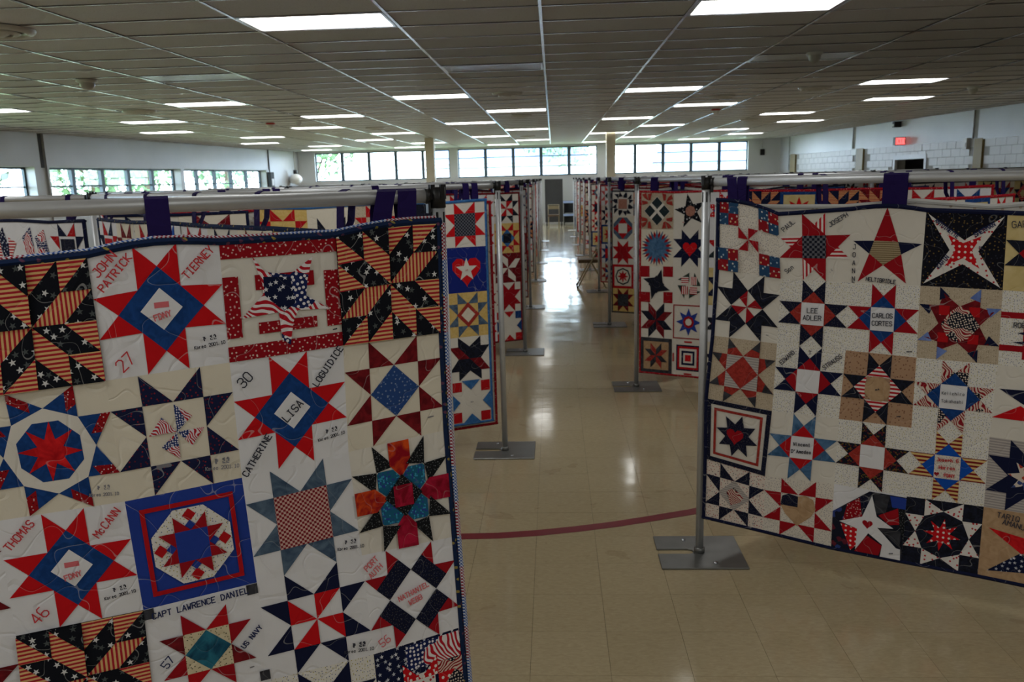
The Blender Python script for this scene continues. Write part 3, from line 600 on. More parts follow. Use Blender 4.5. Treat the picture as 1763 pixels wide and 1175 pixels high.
RB[1, 2] = txo('speck', 'navy', 'darkred', []); RB[1, 2]['t'] = [('EDWARD', .07, .17, .18, 45, 'ink'), ('STRAUSS', .07, .83, .18, 40, 'ink'), ('T', .06, .5, .08, 0, 'ink')]
RB[2, 2] = blk('tanprint', ohio('navyblack', 'redstripe'), [('center_square', 'tan', octa(.19, .39), 0)], t=[('~~', .05, .5, .5, 20, 'ink'), ('~~~', .03, .82, .85, 10, 'ink')])
RB[3, 2] = txo('speck', ['darkflag', 'darkflag'], 'blue', ['Keiichiro', 'Takahashi'], h=.05)
RB[4, 2] = blk('ivory', [('triangle', 'navy', [(.05, .32), (.6, .3), (.35, .5)], 0), ('triangle', 'brightred', [(.0, .72), (.32, .52), (.62, .72)], 0), ('triangle', 'navy', [(.8, .0), (1, .2), (.8, .4)], 0), ('triangle', 'brightred', [(.8, .6), (1, .8), (.8, 1)], 0)])
RB[0, 3] = blk('ivory', frame('navydot', 0, .07), frame('brick', .12, .04), [('eight_point_star', 'navydot', starp(8, .34, .19, .2), 0), ('heart', 'darkred', heart(.14, .47, .5), 0)])
RB[1, 3] = txo('ivory', 'denim', 'red', ['Vincent', "D'Amadeo"], h=.058)
RB[2, 3] = txo('speck', 'calico', 'brick', [])
RB[3, 3] = txo('speck', 'goldstripe', 'brightblue', ['Joseph G', 'Harron', '. FDNY'], 'inkred', 'specklite', .055); RB[3, 3]['p'].append(('heart', 'darkred', heart(.035, .37, .61), 0))
RB[4, 3] = blk('greystripe', saw('navy'), C('navy', .25), [('eight_point_star', 'calicolite', starp(8, .26, .13, .1), 0)])
RB[0, 4] = blk('speckred', saw('navydot'), [('center_diamond', 'greystripe', diam(.27), 0), ('flag_patch', 'darkflag', [(.36, .46), (.5, .36), (.66, .5), (.6, .6), (.45, .68)], 30)], t=[('~~~', .03, .85, .9, -5, 'inkpale')])
RB[1, 4] = blk('specklite', saw('darkred'), [('heart_half', 'tan', [(.5, .28), (.6, .25), (.72, .3), (.76, .45), (.7, .58), (.5, .78), (.32, .6), (.25, .46), (.5, .45)], 0), ('heart_canton', 'navydot', [(.27, .3), (.36, .25), (.5, .28), (.5, .46), (.25, .46)], 0)])
RB[2, 4] = blk('white', [('base_patch', 'navyblack', [(0, .42), (.5, .02), (1, .02), (1, 1), (0, 1)], 0)], [('crazy_patch', f, p, 0) for f, p in (('dkfloral', [(0, .42), (.2, .28), (.14, .62), (.28, 1), (0, 1)]), ('burgdot', [(.2, .27), (.37, .14), (.42, .42), (.14, .58)]), ('navydot', [(.37, .13), (.52, .03), (.52, .3), (.41, .38)]), ('charcoal', [(.56, .03), (.78, .03), (.74, .3), (.6, .34)]), ('royal', [(.78, .03), (1, .03), (1, .2), (.82, .2)]), ('darkred', [(.64, .36), (.9, .2), (.96, .44), (.8, .48)]), ('blackfleck', [(.9, .2), (1, .2), (1, .7), (.94, .5)]), ('reddot', [(.12, .58), (.36, .62), (.38, .86), (.28, .98)]), ('darkred', [(.34, .98), (.5, .70), (.72, .82), (.68, .98)]), ('charcoal', [(.66, .56), (.96, .54), (.96, .8)]))], [('writing_patch', 'white', [(.72, .8), (.97, .82), (.98, .99), (.7, .99)], 0), ('five_point_star', 'white', [(.54, .07), (.62, .38), (.86, .52), (.64, .55), (.96, .86), (.72, .8), (.52, .66), (.35, .95), (.36, .62), (.1, .55), (.42, .42)], 0), ('heart', 'darkred', heart(.075, .5, .52), 0)], t=[('~~~', .03, .85, .9, 15, 'ink')])
RB[3, 4] = blk('navyblack', b_octagon('navyblack', 'reddotwhite', None, 'navyblack', 'navyblack', 'reddot'))
RB[4, 4] = blk('tan', [('star_point', 'redbatik', [(.08, .28), (.75, .38), (.5, .58)], 0), ('star_point', 'navyflagstar', [(.1, .9), (.5, .55), (.68, .82)], 0), ('star_point', 'tanstripe', [(.5, .58), (.75, .38), (.85, .7), (.68, .8)], 0)], t=[('TARIQ', .085, .30, .08, -4, 'ink'), ('AMANULLAH', .085, .48, .19, -8, 'ink')])
# second stands, both sides
R2B = {}
R2B[0, 0] = blk('specktan', [('pale_cross', 'ivory', diam(.40), 0)], [('square', 'dkgreen', rot(diam(.165, .5, .28), k), 0) for k in range(4)], [('corner_leaf', 'brick', rot(q, k), 0) for k in range(4) for q in ([(.04, .06), (.16, .02), (.24, .22), (.12, .16)], [(.22, .04), (.34, .02), (.3, .2), (.24, .22)], [(.04, .22), (.2, .24), (.22, .3), (.02, .34)])])
R2B[1, 0] = blk('ivory', [('five_point_star', 'navystar', starp(5, .48, .2, -.2), 0), ('rose_patch', 'rose', ngon(8, .15), 0)], t=[('~~~', .03, .3, .8, 0, 'inkred')])
R2B[0, 1] = blk('cream', [('red_points', 'darkred', starp(16, .47, .3, .2), 0), ('blue_star', 'denim', starp(16, .5, .26, .0), 0)])
R2B[1, 1] = blk('ivory', saw('navy'), C('navy', .25), [('heart', 'brightred', heart(.22), 0)])
R2B[0, 2] = blk('ivory', [('corner_square', 'darkred', rot(rect(0, 0, .28, .3), k), 0) for k in range(4)], [('blade', 'navyblack', rot([(.08, .35), (.5, .3), (.5, .5), (.3, .5)], k), 0) for k in range(4)], D('navyblack', .25))
R2B[1, 2] = blk('ivory', [('green_blade', 'green', rot([(.15, .35), (.5, .15), (.5, .4)], k), 0) for k in range(4)], [('stripe_patch', 'redstripe', rot(rect(.26, .27, .48, .46), k), 90*k) for k in range(4)])
R2B[0, 3] = blk('ivory', lemoyne(['maroon', 'navyblack'], .25))
R2B[1, 3] = blk('ivory', frame('darkred', .03, .03), [('eight_point_star', 'royal', starp(8, .38, .2), 0), ('ring', 'darkred', octa(.17), 0), ('center', 'ivory', octa(.1), 0)])
R2B[0, 4] = blk('tan', frame('charcoal', 0, .1), lemoyne(['brick', 'charcoal'], .3))
R2B[0, 4]['p'] = frame('charcoal', 0, .1)+[(n, f, [(.5+(x-.5)*.72, .5+(y-.5)*.72) for x, y in p], a) for n, f, p, a in lemoyne(['brick', 'charcoal'], .26)]
R2B[1, 4] = blk('ivory', [(n, f, rect(.5-r, .5-r, .5+r, .5+r), 0) for n, f, r in (('square_ring', 'navy', .36), ('square_ring', 'red', .32), ('square_ring', 'ivory', .26), ('square_ring', 'navy', .2), ('square_ring', 'ivory', .14), ('center_square', 'brightred', .09))], [('corner_tick', 'red', rot(rect(.38, .03, .62, .07), k), 0) for k in range(4)])
R3B = {}
R3B[0, 0] = blk('ivory', [('saw_tooth', 'navyblack', rot(q, k), 0) for k in range(4) for q in ([(.05, .3), (.25, .3), (.25, .5)], [(.1, .1), (.3, .1), (.3, .3)], [(.35, .0), (.5, .2), (.3, .22)], [(.65, .0), (.7, .22), (.5, .2)])], C('rose', .2))
R3B[0, 1] = blk('cream', [('octagon', 'slate', octa(.48, .39), 0)], [('red_triangle', 'red', rot([(.3, .3), (.5, .05), (.7, .3)], k), 0) for k in range(4)], C('ivory', .2))
R3B[0, 2] = blk('ivory', saw('red'), C('darkred', .25)); R3B[0, 3] = blk('cream', frame('red', 0, .1), [('wreath', 'dkgreen', octa(.36), 0), ('ring', 'cream', octa(.3), 0), ('eight_point_star', 'red', starp(8, .27, .13), 0)])
R3B[0, 4] = blk('gold', saw('maroon'), C('charcoal', .25))
L2B = {}
L2B[4, 0] = blk('ivory', saw('brightred'), C('navycheck', .25)); L2B[4, 1] = blk('deepblue', [('heart', 'brightred', heart(.36, .5, .5), 0), ('five_point_star', 'ivory', starp(5, .27, .11), 0)], t=[('~~', .05, .5, .5, 10, 'inkred')])
L2B[4, 2] = blk('gold', saw('slate'), [('center_diamond', 'brick', diam(.28), 0), ('center_diamond', 'cream', diam(.17), 0)]); L2B[4, 3] = blk('ivory', lemoyne(['navyblack', 'navyblack', 'navyblack', 'maroon'], .22))
L2B[4, 4] = blk('ivory', [('corner_square', 'red', rot(rect(.03, .03, .27, .25), k), 0) for k in range(4)], [('blue_triangle', 'medblue', rot([(.27, .0), (.73, .0), (.5, .22)], k), 0) for k in range(4)], t=[('~~~', .04, .5, .5, 5, 'inkpale')])
L2B[2, 0] = blk('specktan', saw('red')); L2B[3, 0] = blk('gold', [('navy_panel', 'navyblack', rect(0, 0, .75, 1), 0)]); L2B[1, 0] = blk('cream', [('navy_point', 'navyblack', [(.2, .2), (.4, .5), (.2, .7)], 0), ('navy_point', 'navyblack', [(.8, .2), (.6, .5), (.8, .7)], 0)]); L2B[0, 0] = blk('gold', saw('red'))
L3B = {}
L3B[4, 0] = blk('ivory', saw('navyblack'), pinwheel('red')); L3B[4, 1] = blk('gold', saw('red'), [('blue_diamond', 'medblue', diam(.3), 0)], C('navyblack', .16))
L3B[4, 2] = blk('maroon', lemoyne(['ivory', 'maroon'], .2)); L3B[4, 3] = blk('ivory', lemoyne('darkred', .25)); L3B[4, 4] = blk('ivory', [('corner_square', c, rot(rect(0, 0, .25, .25), k), 0) for k, c in ((0, 'red'), (1, 'blue'), (2, 'red'), (3, 'red'))], [('edge_triangle', 'blue' if k % 2 else 'red', rot([(.3, .0), (.7, .0), (.5, .2)], k), 0) for k in range(4)])
PRB = {(i, 0): b for i, b in enumerate([blk('white', saw(['red', 'navy']), C('red', .2)), blk('cream', saw('maroon')), blk('cream', saw('red'), C('navy', .2)), blk('white', saw('brightblue'), t=[('PRIDE', .12, .5, .16, 0, 'ink')]), blk('white', saw('red'), C('flag', .25)), blk('ivory', saw('navy'), D('red', .25)), blk('cream', saw('maroon')), blk('gold', saw('navyblack'), C('red', .25)), blk('white', saw('red'))])}
EAG = {(8, 0): blk('white', saw(['navy', 'red']), C('navydot', .2)), (7, 0): blk('white', [('flag', 'flag', [(.1, .3), (.4, .1), (.45, .6), (.2, .7)], 0), ('flag', 'flag', [(.5, .3), (.8, .15), (.9, .6), (.6, .7)], 0)]), (6, 0): blk('white', [('eagle_body', 'navyflagstar', [(.3, .3), (.5, .1), (.6, .4), (.8, .5), (.5, .9)], 0), ('eagle_wing', 'redstripe', [(.1, .5), (.35, .3), (.4, .8)], 0), ('eagle_wing', 'redstripe', [(.9, .4), (.65, .3), (.6, .8)], 0)]), (5, 0): blk('white', saw('magenta'), C('navy', .25))}
# a pool of designs for the stands farther back
POOL = []
lt = ['white', 'ivory', 'cream', 'speck', 'specklite', 'gold', 'yellow', 'speckred', 'ivory', 'white']; dk = ['navy', 'navyblack', 'blue', 'slate', 'navydot', 'dkgreen', 'charcoal']; rd = ['red', 'darkred', 'maroon', 'brick', 'burgdot', 'brightred', 'reddot']
for i in range(30):
    bg = rnd.choice(lt); a = rnd.choice(dk); b = rnd.choice(rd)
    if rnd.random() < .5: a, b = b, a
    k = i % 8
    POOL.append([lambda: blk(bg, saw(a), C(b, .25)), lambda: blk(bg, saw(a), C(bg, .25), D(b, .25)), lambda: blk(bg, ohio(a, b)), lambda: blk(bg, lemoyne([a, b], .27)), lambda: blk(bg, saw(a), pinwheel(b)), lambda: blk(bg, dstar(b, a, bg)), lambda: blk(bg, frame(a, 0, .09), [('eight_point_star', b, starp(8, .36, .18), 0)]), lambda: blk(a, kaleido('flagstripe' if i % 2 else bg, a))][k]())

# ------------------------------------------------------------------ quilts
U = .30   # nominal block size for print coordinates
def patch_bm(poly, h, sub):
    bm = bmesh.new(); pl = [(x, -y) for x, y in poly]
    if sum(pl[i][0]*pl[(i+1) % len(pl)][1]-pl[(i+1) % len(pl)][0]*pl[i][1] for i in range(len(pl))) < 0: pl.reverse()
    f = bm.faces.new([bm.verts.new((x, y, 0)) for x, y in pl])
    r = bmesh.ops.inset_individual(bm, faces=[f], thickness=.009, depth=h)
    bmesh.ops.triangulate(bm, faces=bm.faces[:])
    if sub: bmesh.ops.subdivide_edges(bm, edges=bm.edges[:], cuts=sub, use_grid_fill=True)
    return bm
def finish(bm, name, mats, mapf, ang, uo, smooth=False):
    uvl = bm.loops.layers.uv.new('uv'); ca, sa = math.cos(R_(ang)), math.sin(R_(ang))
    for f in bm.faces:
        f.smooth = smooth
        for l in f.loops:
            x, y = l.vert.co.x*U+uo[0], l.vert.co.y*U+uo[1]; l[uvl].uv = (x*ca+y*sa, -x*sa+y*ca)
    for v in bm.verts: v.co = mapf(v.co.x, -v.co.y, v.co.z)
    me = bpy.data.meshes.new(name); bm.to_mesh(me); bm.free()
    for m_ in mats: me.materials.append(FAB[m_])
    return me
def bg_bm(n=5):
    bm = bmesh.new(); g = [[bm.verts.new((i/n, -j/n, 0.0 if i in (0, n) or j in (0, n) else .002)) for i in range(n+1)] for j in range(n+1)]
    for j in range(n):
        for i in range(n): bm.faces.new((g[j][i], g[j+1][i], g[j+1][i+1], g[j][i+1]))
    return bm
def text_bm(items):
    bm = bmesh.new(); ids = []; fabs = []
    for it in items:
        tx, h, cx, cy, an, f = it
        if f not in fabs: fabs.append(f)
        for pl in strokes(tx, h, cx, cy, an):
            for q in ribbon(pl, .0105 if h > .05 else .006):
                q = [(x, -y) for x, y in q]
                if sum(q[i][0]*q[(i+1) % 4][1]-q[(i+1) % 4][0]*q[i][1] for i in range(4)) < 0: q.reverse()
                fc = bm.faces.new([bm.verts.new((x, y, .0165)) for x, y in q]); fc.material_index = fabs.index(f)
    return bm, fabs
CACHE = {}
def flat_block(d, key):
    """one joined mesh of a block, shared by all quilts that use the design"""
    if key in CACHE: return CACHE[key]
    fabs = [d['bg']]; bm = bmesh.new()
    bm.faces.new([bm.verts.new(v) for v in ((0, 0, 0), (0, -1, 0), (1, -1, 0), (1, 0, 0))])
    z = .006
    for n, f, poly, an in d['p']:
        if f not in fabs: fabs.append(f)
        pl = [(x, -y) for x, y in poly]
        if sum(pl[i][0]*pl[(i+1) % len(pl)][1]-pl[(i+1) % len(pl)][0]*pl[i][1] for i in range(len(pl))) < 0: pl.reverse()
        fc = bm.faces.new([bm.verts.new((x, y, z)) for x, y in pl]); fc.material_index = fabs.index(f); z += .0006
    CACHE[key] = finish(bm, 'quilt_block', fabs, lambda x, y, h: Vector((x, -h, -y)), 0, (0, 0)); return CACHE[key]
def strip_mesh(name, mb, fab, uvs=None):
    me = bpy.data.meshes.new(name); me.from_pydata(mb.v, [], mb.f); me.materials.append(FAB[fab]); uv = me.uv_layers.new(name='uv')
    for p in me.polygons:
        for li in p.loop_indices:
            c = me.vertices[me.loops[li].vertex_index].co; uv.data[li].uv = (c.x+c.y, c.z)
    me.update(); return me
def tab(root, x, zq, dx=0, w_=.042, zb=1.80, back=False):
    """purple cloth strap looped over the crossbar, sewn to the quilt top"""
    s = 1 if not back else -1; r = .0215; m = MB(); vs = []
    path = [(-.030*s, zq-.02), (-.027*s, zq+.03), (-r*s, zb-.01), (-r*s*.75, zb+.015), (0, zb+r), (r*s*.75, zb+.015), (r*s, zb-.01), (.012*s, zq+.03), (-.016*s, zq-.02)]
    n = len(path)
    for i, (y, z) in enumerate(path):
        k = min(i, n-1-i)/((n-1)/2); sh = dx*k
        for a in (-1, 1): vs.append((x+sh+a*w_/2, y, z))
    for i, (y, z) in enumerate(path):
        k = min(i, n-1-i)/((n-1)/2); sh = dx*k
        for a in (-1, 1): vs.append((x+sh+a*w_/2, y*.93, z-.002))
    f = []
    for i in range(n-1):
        o = 2*i; e = 2*n+2*i; f += [(o, o+1, o+3, o+2), (e, e+2, e+3, e+1), (o, o+2, e+2, e), (o+1, e+1, e+3, o+3)]
    m.add(vs, f); link('hanging_tab', strip_mesh('hanging_tab', m, 'purple'), root)

class Quilt:
    """X,Z: block corner tables in the plane of the quilt (local X to the viewer's right, -Y towards the viewer)"""
    def __init__(s, name, label, loc, rz, X, Z, blocks, y0=-.034, wave=.004, bind='navybind', near=True, tabs=(), peaks={}, group=None, ext=(), bw=.014, seed=0, lining='lining', detail=None):
        s.X, s.Z, s.y0, s.wave, s.peaks, s.sd = X, Z, y0, wave, peaks, seed
        s.nr = len(X)-1; s.nc = len(X[0])-1
        root = thing(name, label, 'quilt', loc, rz, group); s.root = root
        s.slab(root, lining)
        s.binding(root, bind, bw)
        for q in tabs: tab(root, *q)
        for c in range(s.nc):
            for r in range(s.nr):
                d = blocks.get((c, r))
                if d is None: continue
                if near and (detail is None or (c in detail)): s.block(root, c, r, d)
                else:
                    o = link('quilt_block', flat_block(d, id(d)), root, s.f(c, r, 0, 0, 0)); a = s.f(c, r, 1, 0, 0)-s.f(c, r, 0, 0, 0); b = s.f(c, r, 0, 1, 0)-s.f(c, r, 0, 0, 0)
                    o.scale = (a.x, .3, -b.z)
        for e in ext: e(s)
    def f(s, c, r, x, y, h):
        X, Z = s.X, s.Z; lp = lambda T: (T[r][c]*(1-x)+T[r][c+1]*x)*(1-y)+(T[r+1][c]*(1-x)+T[r+1][c+1]*x)*y
        px, pz = lp(X), lp(Z)
        if r == 0 and c in s.peaks: pz += s.peaks[c]*math.sin(math.pi*min(1, max(0, x)))*(1-y)
        wv = s.wave*math.sin(px*6.3+s.sd)*math.sin(pz*3.1+s.sd*2)*(1.0 if s.wave else 0)
        return Vector((px, s.y0-h*.3+wv, pz))
    def slab(s, root, lining):
        bm = bmesh.new(); n = 5; nc, nr = s.nc*n, s.nr*n; G = []
        for h in (-.0035/.3, -.014/.3):
            g = []
            for j in range(nr+1):
                row = []
                for i in range(nc+1):
                    c = min(i//n, s.nc-1); r = min(j//n, s.nr-1); row.append(bm.verts.new(s.f(c, r, i/n-c, j/n-r, h)))
                g.append(row)
            G.append(g)
        for j in range(nr):
            for i in range(nc):
                a = G[0]; bm.faces.new((a[j][i], a[j+1][i], a[j+1][i+1], a[j][i+1])); a = G[1]; bm.faces.new((a[j][i], a[j][i+1], a[j+1][i+1], a[j+1][i]))
        per = [(0, i) for i in range(nc)]+[(j, nc) for j in range(nr)]+[(nr, i) for i in range(nc, 0, -1)]+[(j, 0) for j in range(nr, 0, -1)]
        for k in range(len(per)):
            a, b = per[k], per[(k+1) % len(per)]; bm.faces.new((G[0][a[0]][a[1]], G[0][b[0]][b[1]], G[1][b[0]][b[1]], G[1][a[0]][a[1]]))
        uvl = bm.loops.layers.uv.new('uv')
        for f in bm.faces:
            f.smooth = False
            for l in f.loops: l[uvl].uv = (l.vert.co.x, l.vert.co.z)
        me = bpy.data.meshes.new('batting'); bm.to_mesh(me); bm.free(); me.materials.append(FAB[lining]); link('quilt_backing', me, root)
    def edge(s, side):
        n = 6; P = []
        if side in 'TB':
            for c in range(s.nc):
                for i in range(n+(c == s.nc-1)): P.append((c, 0 if side == 'T' else s.nr-1, i/n, 0 if side == 'T' else 1))
        else:
            for r in range(s.nr):
                for i in range(n+(r == s.nr-1)): P.append((0 if side == 'L' else s.nc-1, r, 0 if side == 'L' else 1, i/n))
        return P
    def binding(s, root, fab, bw):
        for side, nm in (('T', 'top_binding'), ('B', 'bottom_binding'), ('L', 'side_binding'), ('R', 'side_binding')):
            o = {'T': (0, bw), 'B': (0, -bw), 'L': (-bw, 0), 'R': (bw, 0)}[side]; m = MB(); vs = []; P = s.edge(side)
            for k, q in enumerate(P):
                a = s.f(*q, 0); e = Vector((0, 0, 0))
                if side in 'TB': e.x = -bw if k == 0 else bw if k == len(P)-1 else 0
                out = a+Vector((o[0], 0, o[1]))+e; a = a-Vector((o[0], 0, o[1]))*.25+e
                vs += [a+Vector((0, -.003, 0)), (a+out)/2+Vector((0, -.006, 0)), out+Vector((0, .002, 0)), (a+out)/2+Vector((0, .016, 0)), a+Vector((0, .013, 0))]
            fs = [[5*k+i, 5*k+(i+1) % 5, 5*k+5+(i+1) % 5, 5*k+5+i] for k in range(len(P)-1) for i in range(5)]
            fs += [[0, 1, 2, 3, 4], [5*(len(P)-1)+i for i in (4, 3, 2, 1, 0)]]
            if side in 'BL': fs = [q[::-1] for q in fs]
            m.add(vs, fs); link(nm, strip_mesh(nm, m, fab), root)
    def block(s, root, c, r, d):
        mf = lambda x, y, h: s.f(c, r, x, y, h)
        uo = (c*.37+s.sd, -r*.41)
        b = link('quilt_block', finish(bg_bm(), 'quilt_block', [d['bg']], mf, d['ang'], uo, True), root)
        lv = 0
        for n, f, poly, an in d['p']:
            lv = max(lv, 0 if n == 'star_point' else 1); base = .006+(0 if n == 'star_point' and lv < 3 else lv)*.0014; lv += 1 if n not in ('star_point', 'tip_diamond') else 0
            bm = patch_bm(poly, .010, 1)
            for v in bm.verts: v.co.z += base
            link(n, finish(bm, n, [f], mf, an, uo), b)
        for it in d['t']:
            bm, fabs = text_bm([it])
            for v in bm.verts: v.co.z += .006+lv*.0014
            link('lettering', finish(bm, 'lettering', fabs, mf, 0, uo), b)

A_L, A_R = R_(26), R_(-26)
LP = [(-.309, 2.2), (-.36, 5.36), (-.33, 8.60), (-.355, 11.72), (-.35, 14.87), (-.35, 18.02), (-.35, 21.17), (-.35, 24.3)]
RP = [(.69, 3.79), (.705, 7.06), (.68, 10.17), (.72, 13.28), (.71, 16.45), (.71, 19.6), (.71, 22.75), (.71, 25.9), (.71, 29.05)]
BLEN, BREN = 2.35, 2.95
BZ = 1.80
# uprights
def make_upright():
    root = link('upright_stand', None)
    pl = [(-.205, -.175), (.205, -.175), (.205, .18), (-.205, .18), (-.205, .032), (-.05, .032), (-.033, .022), (-.028, .006), (-.033, -.012), (-.05, -.022), (-.205, -.022)]
    pl = [(x, y+.0) for x, y in pl]
    bevel(MB().prism(pl, 0, .009).obj('base_plate', 'steelplate', root), .002, 1)
    for x, y in ((-.06, .125), (.055, -.125)): MB().lathe([(.011, .009), (.011, .014), (.006, .017), (.001, .017)], (x, y, 0), 10).obj('bolt', 'chrome', root)
    MB().tube([(0, 0, .009), (0, 0, 1.772)], .019, 20).obj('pole', 'alu', root)
    MB().lathe([(.019, .009), (.026, .009), (.026, .03), (.019, .034)], n=16).obj('pole_collar', 'steelplate', root)
    cp = MB().tube([(0, 0, 1.768), (0, 0, 1.822)], .0215, 16)
    for k in range(4):
        a = math.pi/4+k*math.pi/2; cp.box((.017, -.006, 1.79), (.025, .006, 1.829), 0, Matrix.Rotation(a, 4, 'Z'))
    cp.obj('top_cap', 'black', root)
    for k in range(4):
        a = R_(-60+60*k); MB().box((.0178, -.003, 1.712), (.0196, .003, 1.757), 0, Matrix.Rotation(a-math.pi/2, 4, 'Z')).obj('slot', 'slot', root)
    return root
UP = make_upright(); first_up = True
def upright(x, y, label, group='grey quilt stand uprights', rz=0):
    global first_up
    o = UP if first_up else copy_tree(UP); first_up = False
    o.location = (x, y, .0005); o.rotation_euler = (0, 0, rz); tag(o, label, 'stand', group)
def crossbar(a, b, label):
    a, b = Vector((*a, 0)), Vector((*b, 0)); L = (b-a).length; an = math.atan2((b-a).y, (b-a).x)
    t_ = thing('crossbar', label, 'bar', a, an, 'aluminium crossbars')
    MB().tube([(.03, 0, BZ), (L*.5, 0, BZ), (L-.03, 0, BZ)], .0185, 18).obj('bar_tube', 'alu', t_)
    MB().tube([(.023, 0, BZ), (.036, 0, BZ)], .0205, 16).box((.023, -.011, BZ-.045), (.030, .011, BZ-.015)).tube([(L-.036, 0, BZ), (L-.023, 0, BZ)], .0205, 16).box((L-.030, -.011, BZ-.045), (L-.023, .011, BZ-.015)).obj('end_hook', 'black', t_)
def outer(p, side, L): 
    a = A_L if side == 'L' else A_R; s = -1 if side == 'L' else 1
    return (p[0]+s*L*math.cos(a), p[1]+s*L*math.sin(a))
LO = [outer(p, 'L', BLEN) for p in LP]; RO = [outer(p, 'R', BREN) for p in RP]
SIDE = {'L': 'left', 'R': 'right'}
for sd, P, O in (('L', LP, LO), ('R', RP, RO)):
    for k, p in enumerate(P):
        upright(*p, 'aluminium upright on a slotted steel base plate, %s along the %s of the aisle' % (ORD[k], SIDE[sd]))
        upright(*O[k], 'aluminium upright at the outer end of the %s bar on the %s side' % (ORD[k], SIDE[sd]), 'outer uprights')
        crossbar(p, O[k], 'aluminium crossbar from the %s upright along the %s of the aisle, slanting outward' % (ORD[k], SIDE[sd]))
        if k+1 < len(P): crossbar(p, O[k+1], 'aluminium crossbar linking the %s upright on the %s of the aisle to the row behind' % (ORD[k], SIDE[sd]))

def grid(x0, n, w_, z0=.17, z1=1.68, nr=5, sag=.02):
    X = [[x0+w_*i for i in range(n+1)] for _ in range(nr+1)]; Z = [[z1-(z1-z0)*j/nr for i in range(n+1)] for j in range(nr+1)]; return X, Z
def pool(n, nr=5, over=None, seed=0):
    q = random.Random(seed); b = {(c, r): q.choice(POOL) for c in range(n) for r in range(nr)}
    if over: b.update(over)
    return b
RG = [[[0.068, 1.718], [0.326, 1.654], [0.619, 1.674], [0.897, 1.668], [1.176, 1.656], [1.451, 1.642]], [[0.072, 1.412], [0.346, 1.38], [0.626, 1.372], [0.895, 1.37], [1.182, 1.363], [1.458, 1.355]], [[0.058, 1.106], [0.341, 1.089], [0.626, 1.08], [0.899, 1.072], [1.189, 1.067], [1.47, 1.06]], [[0.034, 0.805], [0.33, 0.777], [0.613, 0.773], [0.899, 0.77], [1.183, 0.769], [1.479, 0.755]], [[0.035, 0.508], [0.309, 0.463], [0.608, 0.473], [0.9, 0.465], [1.185, 0.469], [1.479, 0.461]], [[0.032, 0.212], [0.307, 0.194], [0.61, 0.174], [0.897, 0.168], [1.185, 0.165], [1.479, 0.158]]]
LG = [[[-1.094, 1.677], [-0.847, 1.691], [-0.563, 1.705], [-0.285, 1.707], [-0.016, 1.73]], [[-1.116, 1.393], [-0.841, 1.402], [-0.565, 1.415], [-0.284, 1.428], [-0.02, 1.435]], [[-1.099, 1.102], [-0.833, 1.101], [-0.562, 1.116], [-0.289, 1.139], [-0.019, 1.158]], [[-1.097, 0.814], [-0.822, 0.813], [-0.55, 0.825], [-0.272, 0.84], [-0.009, 0.84]], [[-1.105, 0.532], [-0.824, 0.536], [-0.537, 0.537], [-0.258, 0.538], [0.0, 0.556]], [[-1.114, 0.258], [-0.825, 0.252], [-0.525, 0.244], [-0.247, 0.243], [0.01, 0.251]]]
# right near quilt, five rows of star blocks
EX = 4
X = [[q[0] for q in r]+[r[-1][0]+.285*(i+1) for i in range(EX)] for r in RG]; Z = [[q[1] for q in r]+[r[-1][1]]*EX for r in RG]
bl = pool(9, 5, RB, 5)
Quilt('quilt', 'large star block quilt with dark navy binding in the right foreground', (*RP[0], 0), A_R, X, Z, bl, bind='navy', near=True, detail=set(range(5)), peaks={0: .014, 2: .014}, tabs=[(.128, 1.726, -.015, .042), (.757, 1.695, 0, .05), (1.35, 1.655, 0, .05), (2.0, 1.65, 0, .05), (2.55, 1.65, 0, .05)], seed=1.0)
# left near quilt: seven columns, the three leftmost run out of the picture
EL = 3
X = [[r[0][0]-.28*(EL-i) for i in range(EL)]+[q[0] for q in r] for r in LG]; Z = [[r[0][1]]*EL+[q[1] for q in r] for r in LG]
bl = pool(7, 5, {(c+EL, r): d for (c, r), d in LB.items()}, 9)
bl[2, 3] = blk('white', saw('maroon'), C('magenta', .3)); bl[2, 4] = blk('cream', saw('navy'), C('red', .25)); bl[2, 2] = bl[2, 3]
def check_edge(s):
    for r in range(s.nr):
        for h in range(3):
            m = MB(); q = [s.f(s.nc-1, r, 1, h/3, 0), s.f(s.nc-1, r, 1, (h+1)/3, 0)]
            vs = []
            for p_ in q:
                for dx, dy in ((.012, -.002), (.018, -.005), (.025, 0), (.025, .012), (.012, .012)): vs.append(p_+Vector((dx, dy, 0)))
            m.add(vs, [[i, (i+1) % 5, 5+(i+1) % 5, 5+i][::-1] for i in range(5)]+[[0, 1, 2, 3, 4], [9, 8, 7, 6, 5]]); link('edge_piece', strip_mesh('edge_piece', m, ['checkbind', 'bluebind'][(r+h) % 2]), s.root)
    n = 4
    for c in range(1, s.nc):
        for h in range(2):
            m = MB(); vs = []
            for i in range(3):
                p_ = s.f(c, 0, (h+i/2)/2, 0, 0)
                for dz, dy in ((.011, .003), (.015, .0), (.019, .005), (.012, .014)): vs.append(p_+Vector((0, dy, dz)))
            m.add(vs, [[4*k+i, 4*k+(i+1) % 4, 4*k+4+(i+1) % 4, 4*k+4+i] for k in range(2) for i in range(4)]+[[3, 2, 1, 0], [8, 9, 10, 11]])
            link('edge_piece', strip_mesh('edge_piece', m, ['bluebind', 'checkbind'][(c+h) % 2]), s.root)
